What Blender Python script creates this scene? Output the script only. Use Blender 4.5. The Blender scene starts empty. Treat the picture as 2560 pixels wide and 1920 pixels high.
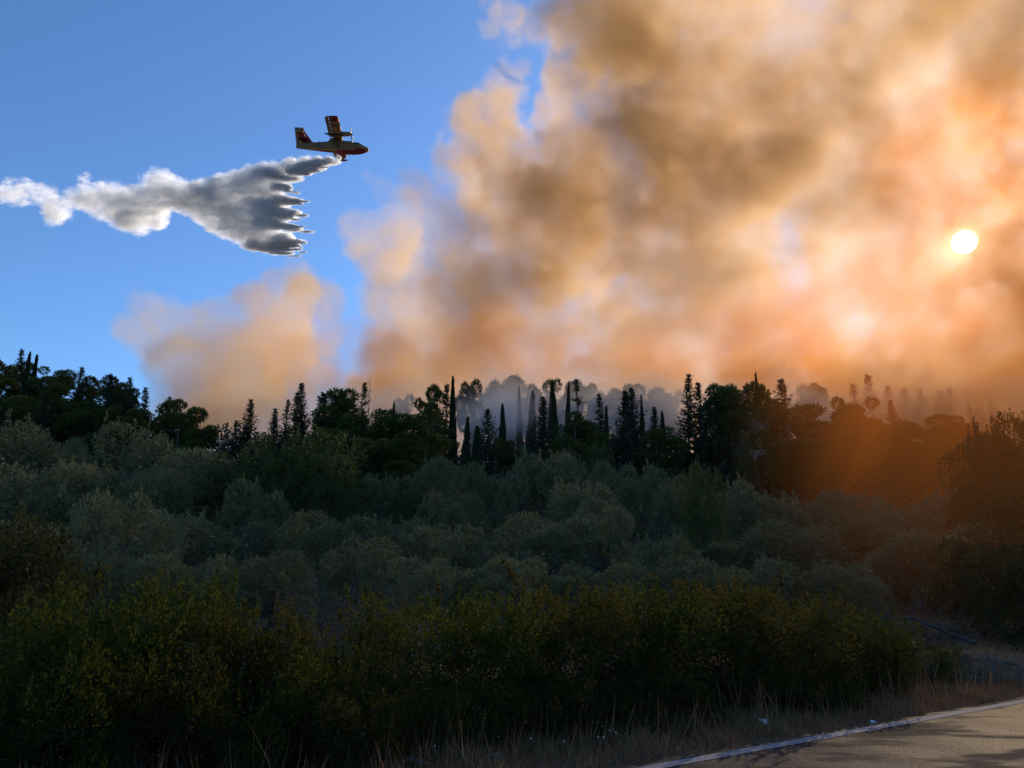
import bpy, bmesh, math, random
import numpy as np
from mathutils import Vector, Matrix

sc = bpy.context.scene
rng = np.random.default_rng(11)
rnd = random.Random(7)

# ------------------------------------------------------------------ camera
F, PX, PY = 1923.5, 1280.0, 960.0            # focal length and centre, in pixels of the 2560 x 1920 photograph
PITCH, EYE = math.radians(14.0), 1.6


def ray(px, py):
    x, y = (px - PX) / F, (PY - py) / F
    return Vector((x, math.cos(PITCH) - math.sin(PITCH) * y, math.sin(PITCH) + math.cos(PITCH) * y))


def at(px, py, Y):
    r = ray(px, py)
    r = r * (Y / r.y)
    return Vector((r.x, r.y, r.z + EYE))


cam = bpy.data.cameras.new('camera')
cam_ob = bpy.data.objects.new('camera', cam)
sc.collection.objects.link(cam_ob)
cam.sensor_width, cam.lens = 36, 36 * F / 2560
cam.clip_start, cam.clip_end = 0.05, 20000
cam_ob.location = (0, 0, EYE)
cam_ob.rotation_euler = (math.radians(90) + PITCH, 0, 0)
sc.camera = cam_ob

# ------------------------------------------------------------------ node helpers


def nd(t, ty, **k):
    n = t.nodes.new(ty)
    for a, b in k.items():
        setattr(n, a, b)
    return n


class G:
    """small wrapper that chains math, vector and noise nodes in one tree"""

    def __init__(s, t):
        s.t = t

    def put(s, sock, v):
        if hasattr(v, 'is_output'):
            s.t.links.new(v, sock)
        else:
            sock.default_value = v

    def m(s, op, a, b=None, c=None, clamp=False):
        n = nd(s.t, 'ShaderNodeMath', operation=op, use_clamp=clamp)
        s.put(n.inputs[0], a)
        if b is not None:
            s.put(n.inputs[1], b)
        if c is not None:
            s.put(n.inputs[2], c)
        return n.outputs[0]

    def v(s, op, a, b=None, sc=None):
        n = nd(s.t, 'ShaderNodeVectorMath', operation=op)
        s.put(n.inputs[0], a)
        if b is not None:
            s.put(n.inputs[1], b)
        if sc is not None:
            s.put(n.inputs['Scale'], sc)
        return n.outputs['Value' if op in ('DOT_PRODUCT', 'LENGTH', 'DISTANCE') else 'Vector']

    def noise(s, vec, scale, detail=3, rough=.5, out=0):
        n = nd(s.t, 'ShaderNodeTexNoise')
        s.put(n.inputs['Vector'], vec)
        n.inputs['Scale'].default_value = scale
        n.inputs['Detail'].default_value = detail
        n.inputs['Roughness'].default_value = rough
        return n.outputs[out]

    def mr(s, v, a, b, c=0., d=1., interp='SMOOTHSTEP'):
        n = nd(s.t, 'ShaderNodeMapRange', interpolation_type=interp)
        s.put(n.inputs[0], v)
        for i, x in enumerate((a, b, c, d)):
            n.inputs[i + 1].default_value = x
        return n.outputs[0]

    def mix(s, f, a, b):
        n = nd(s.t, 'ShaderNodeMix', data_type='RGBA')
        s.put(n.inputs[0], f)
        s.put(n.inputs[6], a if hasattr(a, 'is_output') else (*a, 1))
        s.put(n.inputs[7], b if hasattr(b, 'is_output') else (*b, 1))
        return n.outputs[2]


# ------------------------------------------------------------------ sky, sun, exposure
SUN = ray(2411, 605).normalized()
SUN_EL, SUN_AZ = math.asin(SUN.z), math.atan2(SUN.x, SUN.y)
world = bpy.data.worlds.new('World')
sc.world = world
world.use_nodes = True
wt = world.node_tree
sky = nd(wt, 'ShaderNodeTexSky')
sky.sky_type = 'NISHITA'
sky.sun_disc = False
sky.sun_elevation, sky.sun_rotation = SUN_EL, SUN_AZ
sky.air_density, sky.dust_density, sky.ozone_density = 1.0, 0.5, 7.5
bg = wt.nodes['Background']
wt.links.new(sky.outputs[0], bg.inputs[0])
bg.inputs[1].default_value = 0.088
g = G(wt)                                     # the sun's own disc, in the sky
gen = nd(wt, 'ShaderNodeTexCoord').outputs['Generated']
dt = g.v('DOT_PRODUCT', g.v('NORMALIZE', gen), tuple(SUN))
ang = g.m('ARCCOSINE', g.m('MINIMUM', dt, 1.0))            # radians from the sun's centre
core = g.m('MULTIPLY', g.mr(ang, math.radians(.55), math.radians(.76), 1., 0.), 110.)
aureole = g.m('MULTIPLY', g.m('EXPONENT', g.m('MULTIPLY', ang, -1 / math.radians(.45))), 9.)
bg2 = nd(wt, 'ShaderNodeBackground')
bg2.inputs[0].default_value = (1, .86, .55, 1)
wt.links.new(g.m('ADD', core, aureole), bg2.inputs[1])
ad = nd(wt, 'ShaderNodeAddShader')
wt.links.new(bg.outputs[0], ad.inputs[0])
wt.links.new(bg2.outputs[0], ad.inputs[1])
wt.links.new(ad.outputs[0], wt.nodes['World Output'].inputs[0])

sun = bpy.data.lights.new('sun_lamp', 'SUN')
sun.energy, sun.angle, sun.color = 4.9, math.radians(.5), (1, .85, .66)
sun_ob = bpy.data.objects.new('sun_lamp', sun)
sc.collection.objects.link(sun_ob)
sun_ob.rotation_euler = (-SUN).to_track_quat('-Z', 'Y').to_euler()

sc.view_settings.view_transform = 'Standard'
sc.view_settings.look = 'None'
sc.view_settings.gamma = 1
sc.view_settings.use_curve_mapping = False
sc.view_settings.exposure = 1.15
cy = sc.cycles
cy.use_denoising = True
cy.max_bounces, cy.diffuse_bounces, cy.glossy_bounces, cy.transmission_bounces = 6, 3, 2, 4
cy.volume_bounces, cy.transparent_max_bounces = 2, 8
cy.sample_clamp_indirect = 4.0
cy.volume_step_rate = 2.0

# ------------------------------------------------------------------ object helpers


def tag(o, label=None, cat=None, group=None, kind=None):
    for k, v in (('label', label), ('category', cat), ('group', group), ('kind', kind)):
        if v:
            o[k] = v
    return o


def link(name, me, parent=None):
    o = bpy.data.objects.new(name, me)
    sc.collection.objects.link(o)
    if parent is not None:
        o.parent = parent
    return o


def empty(name, loc=(0, 0, 0), rz=0.):
    o = bpy.data.objects.new(name, None)
    sc.collection.objects.link(o)
    o.location = loc
    o.rotation_euler = (0, 0, rz)
    return o


def mesh_np(name, V, Fq, mat, tint=None, smooth=False):
    """mesh from arrays; Fq is (n, 4) or (n, 3)"""
    me = bpy.data.meshes.new(name)
    n, k = Fq.shape
    me.vertices.add(len(V))
    me.vertices.foreach_set('co', np.asarray(V, np.float32).ravel())
    me.loops.add(n * k)
    me.loops.foreach_set('vertex_index', np.asarray(Fq, np.int32).ravel())
    me.polygons.add(n)
    me.polygons.foreach_set('loop_start', np.arange(n, dtype=np.int32) * k)
    me.polygons.foreach_set('loop_total', np.full(n, k, np.int32))
    if smooth:
        me.polygons.foreach_set('use_smooth', np.ones(n, bool))
    me.update(calc_edges=True)
    if tint is not None:
        at_ = me.attributes.new('tint', 'FLOAT', 'FACE')
        at_.data.foreach_set('value', np.asarray(tint, np.float32))
    if mat is not None:
        me.materials.append(mat)
    return me


def unit(a):
    return a / np.maximum(np.linalg.norm(a, axis=-1, keepdims=True), 1e-9)


def leaves(name, P, A, L, W, mat, tint=None, bend=.12):
    """one diamond-shaped, slightly folded leaf or spray per point"""
    n = len(P)
    A = unit(A)
    B = unit(np.cross(A, rng.normal(size=(n, 3))))
    C = np.cross(B, A)
    L = np.broadcast_to(np.asarray(L, float), (n,))[:, None]
    W = np.broadcast_to(np.asarray(W, float), (n,))[:, None]
    V = np.empty((n, 4, 3))
    V[:, 0] = P
    V[:, 1] = P + A * L * .45 + B * W * .5 + C * L * bend
    V[:, 2] = P + A * L
    V[:, 3] = P + A * L * .45 - B * W * .5 + C * L * bend
    if tint is None:
        tint = rng.random(n)
    return mesh_np(name, V.reshape(-1, 3), np.arange(n * 4).reshape(n, 4), mat, tint)


def tubes(name, lines, mat, sides=6):
    """tapered limbs: each line is [(point, radius), ...]"""
    Vs, Fs, base = [], [], 0
    for ln in lines:
        pts = np.array([p for p, r in ln], float)
        rad = np.array([r for p, r in ln], float)
        d = unit(np.gradient(pts, axis=0))
        ref = np.array([0., 0., 1.]) if abs(d[:, 2]).mean() < .8 else np.array([1., 0., 0.])
        u = unit(np.cross(d, ref))
        w = np.cross(d, u)
        an = np.arange(sides) / sides * 2 * np.pi
        ring = (u[:, None] * np.cos(an)[None, :, None] + w[:, None] * np.sin(an)[None, :, None]) * rad[:, None, None]
        Vs.append((pts[:, None] + ring).reshape(-1, 3))
        k = len(ln)
        i = np.arange(k - 1)[:, None] * sides
        j = np.arange(sides)[None, :]
        a, b = i + j, i + (j + 1) % sides
        Fs.append((np.stack([a, b, b + sides, a + sides], -1).reshape(-1, 4)) + base)
        base += k * sides
    return mesh_np(name, np.concatenate(Vs), np.concatenate(Fs), mat, smooth=True)


def wiggle(p0, p1, r0, r1, n=6, amp=.08, sag=0.):
    p0, p1 = np.array(p0, float), np.array(p1, float)
    ln = np.linalg.norm(p1 - p0)
    out = []
    for i in range(n):
        t = i / (n - 1)
        p = p0 + (p1 - p0) * t + rng.normal(size=3) * amp * ln * (0 < i < n - 1)
        p[2] += sag * math.sin(math.pi * t) * ln
        out.append((p, r0 + (r1 - r0) * t))
    return out


# ------------------------------------------------------------------ materials


def leaf_mat(name, a, b, c=None, trans=.3, rough=.6, tr_col=None):
    """leaf colour runs from a to b (and rarely c) leaf by leaf; some light passes through"""
    m = bpy.data.materials.new(name)
    m.use_nodes = True
    t = m.node_tree
    t.nodes.clear()
    g = G(t)
    tint = nd(t, 'ShaderNodeAttribute', attribute_name='tint').outputs['Fac']
    oi = nd(t, 'ShaderNodeObjectInfo').outputs['Random']
    f = g.m('ADD', g.m('MULTIPLY', tint, .75), g.m('MULTIPLY', oi, .25))
    col = g.mix(f, a, b)
    if c is not None:
        col = g.mix(g.mr(tint, .86, .97), col, c)
    p = nd(t, 'ShaderNodeBsdfPrincipled')
    p.inputs['Roughness'].default_value = rough
    p.inputs['Specular IOR Level'].default_value = .10
    t.links.new(col, p.inputs['Base Color'])
    tr = nd(t, 'ShaderNodeBsdfTranslucent')
    k = tr_col or (1.25, 1.3, .55)
    vm = g.v('MULTIPLY', col, k)
    t.links.new(vm, tr.inputs['Color'])
    mx = nd(t, 'ShaderNodeMixShader')
    mx.inputs[0].default_value = trans
    t.links.new(p.outputs[0], mx.inputs[1])
    t.links.new(tr.outputs[0], mx.inputs[2])
    out = nd(t, 'ShaderNodeOutputMaterial')
    t.links.new(mx.outputs[0], out.inputs['Surface'])
    return m


def plain_mat(name, a, b=None, scale=6., rough=.8, bump=0., metal=0., spec=.3, detail=4):
    m = bpy.data.materials.new(name)
    m.use_nodes = True
    t = m.node_tree
    p = t.nodes['Principled BSDF']
    g = G(t)
    pos = nd(t, 'ShaderNodeTexCoord').outputs['Object']
    n = g.noise(pos, scale, detail, .6)
    t.links.new(g.mix(g.mr(n, .3, .7), a, b or tuple(x * .65 for x in a)), p.inputs['Base Color'])
    p.inputs['Roughness'].default_value = rough
    p.inputs['Metallic'].default_value = metal
    p.inputs['Specular IOR Level'].default_value = spec
    if bump:
        bp = nd(t, 'ShaderNodeBump')
        bp.inputs['Strength'].default_value = bump
        t.links.new(g.noise(pos, scale * 4, 4, .6), bp.inputs['Height'])
        t.links.new(bp.outputs[0], p.inputs['Normal'])
    return m


M = {}
M['bark'] = plain_mat('bark', (.09, .07, .055), (.045, .035, .028), 5., .95, .6)
M['olive_bark'] = plain_mat('olive_bark', (.13, .115, .10), (.06, .052, .045), 6., .95, .6)
M['dead_wood'] = plain_mat('dead_wood', (.22, .18, .15), (.12, .10, .085), 8., .95, .4)
M['cypress'] = leaf_mat('cypress_leaf', (.018, .028, .016), (.035, .052, .024), trans=.15)
M['fir'] = leaf_mat('conifer_needles', (.018, .028, .020), (.040, .054, .032), trans=.18)
M['pine'] = leaf_mat('pine_needles', (.035, .052, .018), (.085, .11, .032), trans=.32)
M['olive'] = leaf_mat('olive_leaf', (.07, .08, .036), (.225, .225, .118), (.28, .28, .17), trans=.22, rough=.7, tr_col=(1.2, 1.2, .7))
M['young'] = leaf_mat('young_foliage', (.040, .062, .022), (.085, .11, .04), trans=.3)
M['shrub'] = leaf_mat('shrub_leaf', (.020, .030, .008), (.085, .098, .018), (.15, .135, .026), trans=.44, rough=.7, tr_col=(1.6, 1.5, .5))
M['bramble'] = leaf_mat('bramble_leaf', (.026, .032, .010), (.094, .088, .022), (.15, .085, .026), trans=.42, rough=.7, tr_col=(1.7, 1.4, .5))
M['broad'] = leaf_mat('broad_leaf', (.030, .038, .018), (.080, .082, .030), (.16, .13, .05), trans=.35, rough=.5, tr_col=(1.5, 1.3, .5))
M['dry'] = leaf_mat('dry_grass_blade', (.20, .108, .05), (.40, .24, .115), (.44, .32, .18), trans=.3, rough=.7, tr_col=(1.2, 1.0, .8))
M['dry_brush'] = leaf_mat('dry_brush_leaf', (.06, .050, .036), (.14, .115, .08), trans=.2, rough=.8, tr_col=(1., 1., .9))
M['green_weed'] = leaf_mat('weed_leaf', (.03, .05, .018), (.08, .10, .03), trans=.3)


# ------------------------------------------------------------------ terrain and road
HY = np.array([0, 18, 30, 60, 90, 110, 150, 400, 4000.])
HZ = np.array([0, 0, .6, 4.6, 11, 14, 19, 30, 30.])
E0, E1 = np.array([1.37, 7.20]), np.array([6.60, 10.62])      # two points of the white edge line
RD = unit(E1 - E0)                                            # along the road
RN = np.array([-RD[1], RD[0]])                                # away from the road, towards the hedge


def ground_z(x, y):
    z = np.interp(y, HY, HZ)
    z = z + 7.5 * np.exp(-((x + 62) / 32) ** 2 - ((y - 100) / 38) ** 2)
    z = z + 2.0 * np.exp(-((x - 70) / 30) ** 2 - ((y - 80) / 30) ** 2)
    s = (np.asarray(x) - E0[0]) * RN[0] + (np.asarray(y) - E0[1]) * RN[1]     # metres beyond the edge line
    far = np.clip((s - 1.2) / 3., 0, 1)
    z = z * np.clip(s / 6, 0, 1) + np.clip((-s - 9.) * .4, 0, 4)          # unseen bank behind the camera, added to keep sky light off the hedge
    return z + far * .12 * np.sin(x * .9) * np.cos(y * .7) - .02


ys = np.concatenate([np.linspace(-60, 0, 13), np.linspace(.5, 16, 48), np.linspace(17, 160, 72), np.geomspace(170, 9000, 14)])
xs = np.concatenate([-np.geomspace(6000, 160, 10), np.linspace(-150, -15, 46), np.linspace(-14, 14, 85), np.linspace(15, 150, 46), np.geomspace(160, 6000, 10)])
X, Y = np.meshgrid(xs, ys)
Z = ground_z(X, Y)
nx, ny = len(xs), len(ys)
i, j = np.meshgrid(np.arange(nx - 1), np.arange(ny - 1))
a = (j * nx + i).ravel()
gm = bpy.data.materials.new('ground_soil')
gm.use_nodes = True
t = gm.node_tree
g = G(t)
p = t.nodes['Principled BSDF']
pos = nd(t, 'ShaderNodeTexCoord').outputs['Object']
c1 = g.mix(g.mr(g.noise(pos, 1.3, 5, .6), .35, .65), (.09, .062, .042), (.15, .105, .07))
c1 = g.mix(g.mr(g.noise(pos, 22., 4, .7), .45, .7), c1, (.20, .15, .105))
t.links.new(c1, p.inputs['Base Color'])
p.inputs['Roughness'].default_value = .95
p.inputs['Specular IOR Level'].default_value = .1
bp = nd(t, 'ShaderNodeBump')
bp.inputs['Strength'].default_value = .7
bp.inputs['Distance'].default_value = .05
t.links.new(g.noise(pos, 30., 5, .7), bp.inputs['Height'])
t.links.new(bp.outputs[0], p.inputs['Normal'])
tag(link('ground', mesh_np('ground', np.stack([X, Y, Z], -1).reshape(-1, 3), np.stack([a, a + 1, a + nx + 1, a + nx], -1), gm, smooth=True)), kind='structure')


def asphalt(name, white):
    m = bpy.data.materials.new(name)
    m.use_nodes = True
    t = m.node_tree
    g = G(t)
    p = t.nodes['Principled BSDF']
    pos = nd(t, 'ShaderNodeTexCoord').outputs['Object']
    grain = g.noise(pos, 80., 4, .75)
    stone = nd(t, 'ShaderNodeTexVoronoi')
    stone.inputs['Scale'].default_value = 34.
    t.links.new(pos, stone.inputs['Vector'])
    wear_shade = g.noise(g.v('MULTIPLY', pos, (.55, 1.5, 1.)), 1.1, 4, .6)
    if white:
        col = g.mix(g.mr(g.noise(pos, 28., 5, .75), .60, .74), (.25, .235, .235), (.09, .085, .08))
        p.inputs['Roughness'].default_value = .7
    else:
        col = g.mix(g.mr(grain, .35, .65), (.022, .020, .024), (.066, .058, .066))
        col = g.mix(g.mr(stone.outputs['Color'], .78, .95), col, (.15, .125, .135))
        col = g.mix(g.m('MULTIPLY', g.mr(wear_shade, .50, .60), .75), col, (.020, .019, .023))  # dark worn patches, with the road's shadow bands put into their colour
        t.links.new(g.mr(wear_shade, .48, .60, .58, .85), p.inputs['Roughness'])
    t.links.new(col, p.inputs['Base Color'])
    p.inputs['Specular IOR Level'].default_value = .14
    bp = nd(t, 'ShaderNodeBump')
    bp.inputs['Strength'].default_value = .1 if white else .8
    bp.inputs['Distance'].default_value = .007
    t.links.new(g.m('ADD', grain, g.m('MULTIPLY', stone.outputs['Distance'], -1.2)), bp.inputs['Height'])
    t.links.new(bp.outputs[0], p.inputs['Normal'])
    return m


def strip(name, s0, s1, z, mat, u0=-45, u1=60, n=420, rough=0., th=0.):
    """a band along the road between the offsets s0 and s1, its far rim uneven by `rough`"""
    u = np.linspace(u0, u1, n)
    rim = s1 + rough * (np.sin(u * 7.1) * .5 + np.sin(u * 17.3 + 1) * .3 + rng.normal(size=n) * .35)
    A_ = E0 + u[:, None] * RD + s0 * RN
    B_ = E0 + u[:, None] * RD + rim[:, None] * RN
    V = np.concatenate([np.c_[A_, np.full(n, z)], np.c_[B_, np.full(n, z)], np.c_[B_, np.full(n, z - th)]])
    k = np.arange(n - 1)
    Fq = np.stack([k, k + 1, n + k + 1, n + k], -1)
    if th:
        Fq = np.concatenate([Fq, np.stack([n + k, n + k + 1, 2 * n + k + 1, 2 * n + k], -1)])
    return link(name, mesh_np(name, V, Fq, mat))


tag(strip('road', -6.2, .16, .03, asphalt('asphalt', False), rough=.05, th=.08), kind='structure')
tag(strip('road_edge_line', -.07, .07, .034, asphalt('worn_white_paint', True), rough=.006), kind='structure')

# ------------------------------------------------------------------ plants: one of each kind, copied later


def sphere_dirs(n):
    return unit(rng.normal(size=(n, 3)))


def lobed(lobes, dens, up=.3, inner=.72, cull=.6):
    """points and outward axes on the skins of overlapping lobes (centre, radius, flatness)"""
    P, A = [], []
    for c, r, fl in lobes:
        n = int(dens * r * r)
        d = sphere_dirs(n)
        u = rng.uniform(inner, 1.06, n)[:, None]
        q = np.array([1, 1, fl])
        P.append(np.array(c) + d * u * r * q)
        A.append(unit(d * np.array([1, 1, .8]) + np.array([0, 0, up]) + rng.normal(size=(n, 3)) * .35))
    P, A = np.concatenate(P), np.concatenate(A)
    keep = np.ones(len(P), bool)
    for c, r, fl in lobes:
        keep &= np.linalg.norm((P - np.array(c)) / (r * np.array([1, 1, fl])), axis=1) > cull
    return P[keep], A[keep]


PROTO = {}      # kind -> list of (crown mesh, trunk mesh, height, half width)


def add_proto(kind, crown, trunk, h, w):
    PROTO.setdefault(kind, []).append((crown, trunk, h, w))


def mk_cypress(k):
    h, w, n = 10., .85, 4200
    t = rng.random(n) ** 1.15
    prof = np.minimum(1, (t / .10 + .12) ** .6) * (1 - t) ** (.55 + .15 * k) * (1 + .12 * np.sin(t * 37 + k) * np.sin(t * 11))
    an = rng.uniform(0, 2 * np.pi, n)
    bump = 1 + .16 * np.sin(an * 3 + t * 20) + .1 * rng.normal(size=n)
    r = w * prof * bump * rng.uniform(.55, 1., n) ** .5
    P = np.c_[r * np.cos(an), r * np.sin(an), .25 + t * (h - .55)]
    A = np.c_[np.cos(an) * .28, np.sin(an) * .28, np.ones(n)] + rng.normal(size=(n, 3)) * .16
    L = rng.uniform(.35, .75, n) * (1 - .4 * t)
    add_proto('cypress', leaves('cypress_crown', P, A, L, L * .36, M['cypress']),
              tubes('cypress_trunk', [wiggle((0, 0, -.5), (0, 0, 8.8), .16, .02, 6, .004)], M['bark']), h, w)


def mk_fir(k):
    h, w = 10., 2.3
    P, A, L = [], [], []
    lines = [wiggle((0, 0, -.5), (rng.normal() * .1, rng.normal() * .1, 9.7), .2, .02, 8, .006)]
    up0 = (.25, .75, .45, .1)[k % 4]                     # how far the boughs sweep up
    nb = (135, 120, 150, 120)[k % 4]
    gaps = rng.uniform(1., 9., 4)
    for b in range(nb):
        t = (b + rng.random()) / nb
        t = .04 + .955 * t ** 1.1
        z = t * h
        if np.min(abs(gaps - z)) < .22 and rng.random() < .75:
            continue
        an = b * 2.399 + rng.normal() * .5
        lb = w * (1 - t) ** (.80 if k % 2 else 1.0) * rng.uniform(.5, 1.12) + .06
        if t > .88:
            lb = min(lb, 1.9 * (1.03 - t))
        tip = up0 + rng.uniform(-.1, .3)
        s = np.linspace(0, 1, max(4, int(lb / .15)))
        pts = np.c_[np.cos(an) * lb * s, np.sin(an) * lb * s, z + lb * (-.16 * s + tip * s ** 2.2)]
        lines.append([(q, .035 * (1 - .8 * e) * (1.4 - t)) for q, e in zip(pts, s)])
        for q, e in zip(pts, s):
            m = rng.integers(4, 8)
            out = np.array([np.cos(an), np.sin(an), .1 + tip * 1.5 * e])
            P.append(q + rng.normal(size=(m, 3)) * np.array([.07, .07, .05]))
            A.append(out + rng.normal(size=(m, 3)) * np.array([.5, .5, .35]))
            L.append(rng.uniform(.28, .52, m) * (1.1 - .35 * e) * (1.05 - .55 * t))
    P.append(np.c_[rng.normal(size=(70, 2)) * .015, rng.uniform(8.4, 9.85, 70)])
    A.append(rng.normal(size=(70, 3)) * .22 + np.array([0, 0, 1.]))
    L.append(rng.uniform(.14, .24, 70))
    P, A, L = np.concatenate(P), np.concatenate(A), np.concatenate(L)
    add_proto('fir', leaves('conifer_crown', P, A, L, L * .36, M['fir']), tubes('conifer_trunk', lines, M['bark'], 5), h, w)


def mk_pine(k, kind):
    h, w = 10., 4.
    lobes, lines = [], []
    lean = rng.normal(size=2) * .5
    trunk = wiggle((0, 0, -.6), (lean[0], lean[1], 8.2), .28, .09, 8, .015)
    lines.append(trunk)
    n = 15 if kind == 'pine' else 24
    for i in range(n):
        if kind == 'pine':             # domed crown on a bare trunk
            zz = rng.uniform(5.0, 9.0)
            rr = w * .78 * math.sqrt(max(.05, 1 - ((zz - 5.8) / 3.9) ** 2)) * math.sqrt(rng.random())
        else:                          # full to the ground, shelves of foliage
            zz = 1.2 + 8. * (i + rng.random()) / n
            rr = w * .80 * (1 - ((zz - 3.2) / 7.4) ** 2) ** .5 * rng.uniform(.45, 1.)
        an = rng.uniform(0, 6.283)
        r = rng.uniform(.8, 1.45) * (1.15 if zz < 7.5 else .95)
        c = (rr * math.cos(an) + lean[0] * .6, rr * math.sin(an) + lean[1] * .6, min(zz, 9.9 - r * .6))
        lobes.append((c, r, rng.uniform(.48, .7)))
        q = trunk[max(1, min(6, int((c[2] - 1.2) / 1.1)))][0]
        lines.append(wiggle(q, (c[0], c[1], c[2] - .25 * r), .09, .025, 5, .05))
    P, A = lobed(lobes, 430, .45, .55, .5)
    L = rng.uniform(.22, .42, len(P))
    add_proto(kind, leaves('pine_crown', P, A, L, L * .42, M['pine']), tubes('pine_trunk', lines, M['bark'], 6), h, w)


def shoots(tips, ln, per, spread=.35):
    """leafy upright shoots standing out of a crown"""
    P, A = [], []
    for p, d in tips:
        n = max(4, int(per * ln * rng.uniform(.6, 1.2)))
        d = unit(np.array(d) + rng.normal(size=3) * .18)
        s = rng.random(n)[:, None] * ln * rng.uniform(.5, 1.2)
        P.append(np.array(p) + d * s + rng.normal(size=(n, 3)) * .012)
        A.append(d * .75 + rng.normal(size=(n, 3)) * spread * 1.6)
    return np.concatenate(P), np.concatenate(A)


def mk_olive(k, mat='olive', kind='olive', n_l=22):
    h, w = 5., 2.6
    lobes, lines = [], [wiggle((0, 0, -.3), (rng.normal() * .2, rng.normal() * .2, 1.2), .26, .17, 4, .06)]
    top = lines[0][-1][0]
    for i in range(n_l):
        u = (i + .5) / n_l
        zz = .55 + 3.6 * u ** .85
        rr = w * .74 * math.sqrt(max(.03, 1 - ((zz - 1.9) / 2.75) ** 2)) * rng.uniform(.4, 1.25)
        an = i * 2.399 + rng.normal() * .6
        r = rng.uniform(.35, 1.0) ** 1.0 + (.25 if i % 5 == 0 else 0)
        c = (rr * math.cos(an), rr * math.sin(an), min(zz, h - (.2 + 1.0 * rng.random()) - r * .7))
        lobes.append((c, r, rng.uniform(.75, 1.15)))
        if i % 2 == 0:
            lines.append(wiggle(top, (c[0] * .9, c[1] * .9, c[2]), .085, .012, 6, .06))
    P, A = lobed(lobes, 950, .45, .72, .55)
    tips = [(np.array(c) + np.array([rng.normal() * .5 * r, rng.normal() * .5 * r, r * .6]), (0, 0, 1)) for c, r, f in lobes if c[2] > 1.6 for q in range(3)]
    P2, A2 = shoots(tips, .6, 40)
    P, A = np.concatenate([P, P2]), np.concatenate([A, A2])
    L = rng.uniform(.11, .22, len(P))
    clump = .5 + .5 * np.sin(P[:, 0] * 4.1 + k) * np.sin(P[:, 1] * 3.7) * np.sin(P[:, 2] * 4.3 + k)
    tint = np.clip(.65 * rng.random(len(P)) + .35 * clump, 0, 1)
    add_proto(kind, leaves('olive_crown', P, A, L, L * .34, M[mat], tint), tubes('olive_trunk', lines, M['olive_bark'], 6), h, w)


def mk_shrub(k, mat, kind, leaf=.05, dens=5200, n_l=24):
    h, w = 1.6, 1.25
    lobes, lines = [], []
    for i in range(n_l):
        u = (i + .5) / n_l
        zz = .18 + 1.12 * u
        rr = w * .76 * math.sqrt(max(.05, 1 - ((zz - .5) / 1.15) ** 2)) * rng.uniform(.5, 1.1)
        an = i * 2.399 + rng.normal() * .4
        r = rng.uniform(.22, .42)
        c = (rr * math.cos(an), rr * math.sin(an), min(zz, h - r * .8))
        lobes.append((c, r, .85))
        lines.append(wiggle((rng.normal() * .08, rng.normal() * .08, -.1), c, .02, .005, 6, .07))
    P, A = lobed(lobes, dens, .5, .5, .35)
    tips = [(np.array(c) + np.array([rng.normal() * .6 * r, rng.normal() * .6 * r, r * .55]), (0, 0, 1)) for c, r, f in lobes if c[2] > .55 for q in range(5)]
    P2, A2 = shoots(tips, .26, 130, .3)
    P, A = np.concatenate([P, P2]), np.concatenate([A, A2])
    L = rng.uniform(.6, 1.25, len(P)) * leaf
    clump = .5 + .5 * np.sin(P[:, 0] * 9 + k) * np.sin(P[:, 1] * 8) * np.sin(P[:, 2] * 10 + k)
    tint = np.clip(.6 * rng.random(len(P)) + .4 * clump, 0, 1)
    add_proto(kind, leaves('shrub_foliage', P, A, L, L * .5, M[mat], tint), tubes('shrub_stems', lines, M['bark'], 4), h, w)


def mk_snag():
    lines = [wiggle((0, 0, -.4), (.15, .1, 9.9), .13, .015, 9, .008)]
    for i in range(26):
        z = rng.uniform(3.5, 9.6)
        an = rng.random() * 6.28
        ln = rng.uniform(.25, .9) * (1.1 - z / 14)
        lines.append(wiggle((.15 * z / 10, .1 * z / 10, z), (math.cos(an) * ln, math.sin(an) * ln, z + ln * .5), .03, .006, 4, .08))
    n = 120
    P = np.c_[rng.normal(size=(n, 2)) * .22, rng.uniform(7.5, 9.9, n)]
    add_proto('snag', leaves('snag_twigs', P, rng.normal(size=(n, 3)) + [0, 0, .6], .2, .03, M['dead_wood']), tubes('snag_trunk', lines, M['dead_wood'], 5), 10., .8)


for k in range(3):
    mk_cypress(k)
for k in range(6):
    mk_fir(k)
for k in range(3):
    mk_pine(k, 'pine')
for k in range(4):
    mk_pine(k, 'full_pine')
for k in range(4):
    mk_olive(k)
for k in range(2):
    mk_olive(k, 'young', 'green_olive')
for k in range(2):
    mk_olive(k, 'broad', 'broadleaf')
for k in range(3):
    mk_shrub(k, 'shrub', 'shrub')
for k in range(2):
    mk_shrub(k, 'bramble', 'bramble')
mk_shrub(0, 'dry_brush', 'dry_brush', .06, 2600, 16)
mk_snag()

NAMES = dict(cypress=('cypress_tree', 'cypress'), fir=('conifer_tree', 'conifer'), pine=('pine_tree', 'pine'), full_pine=('pine_tree', 'pine'),
             olive=('olive_tree', 'olive tree'), green_olive=('leafy_tree', 'tree'), broadleaf=('broadleaf_tree', 'tree'), snag=('dead_tree', 'dead tree'),
             shrub=('shrub', 'shrub'), bramble=('bramble_bush', 'bramble'), dry_brush=('dry_bush', 'dry bush'))
COUNT = {}


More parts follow.
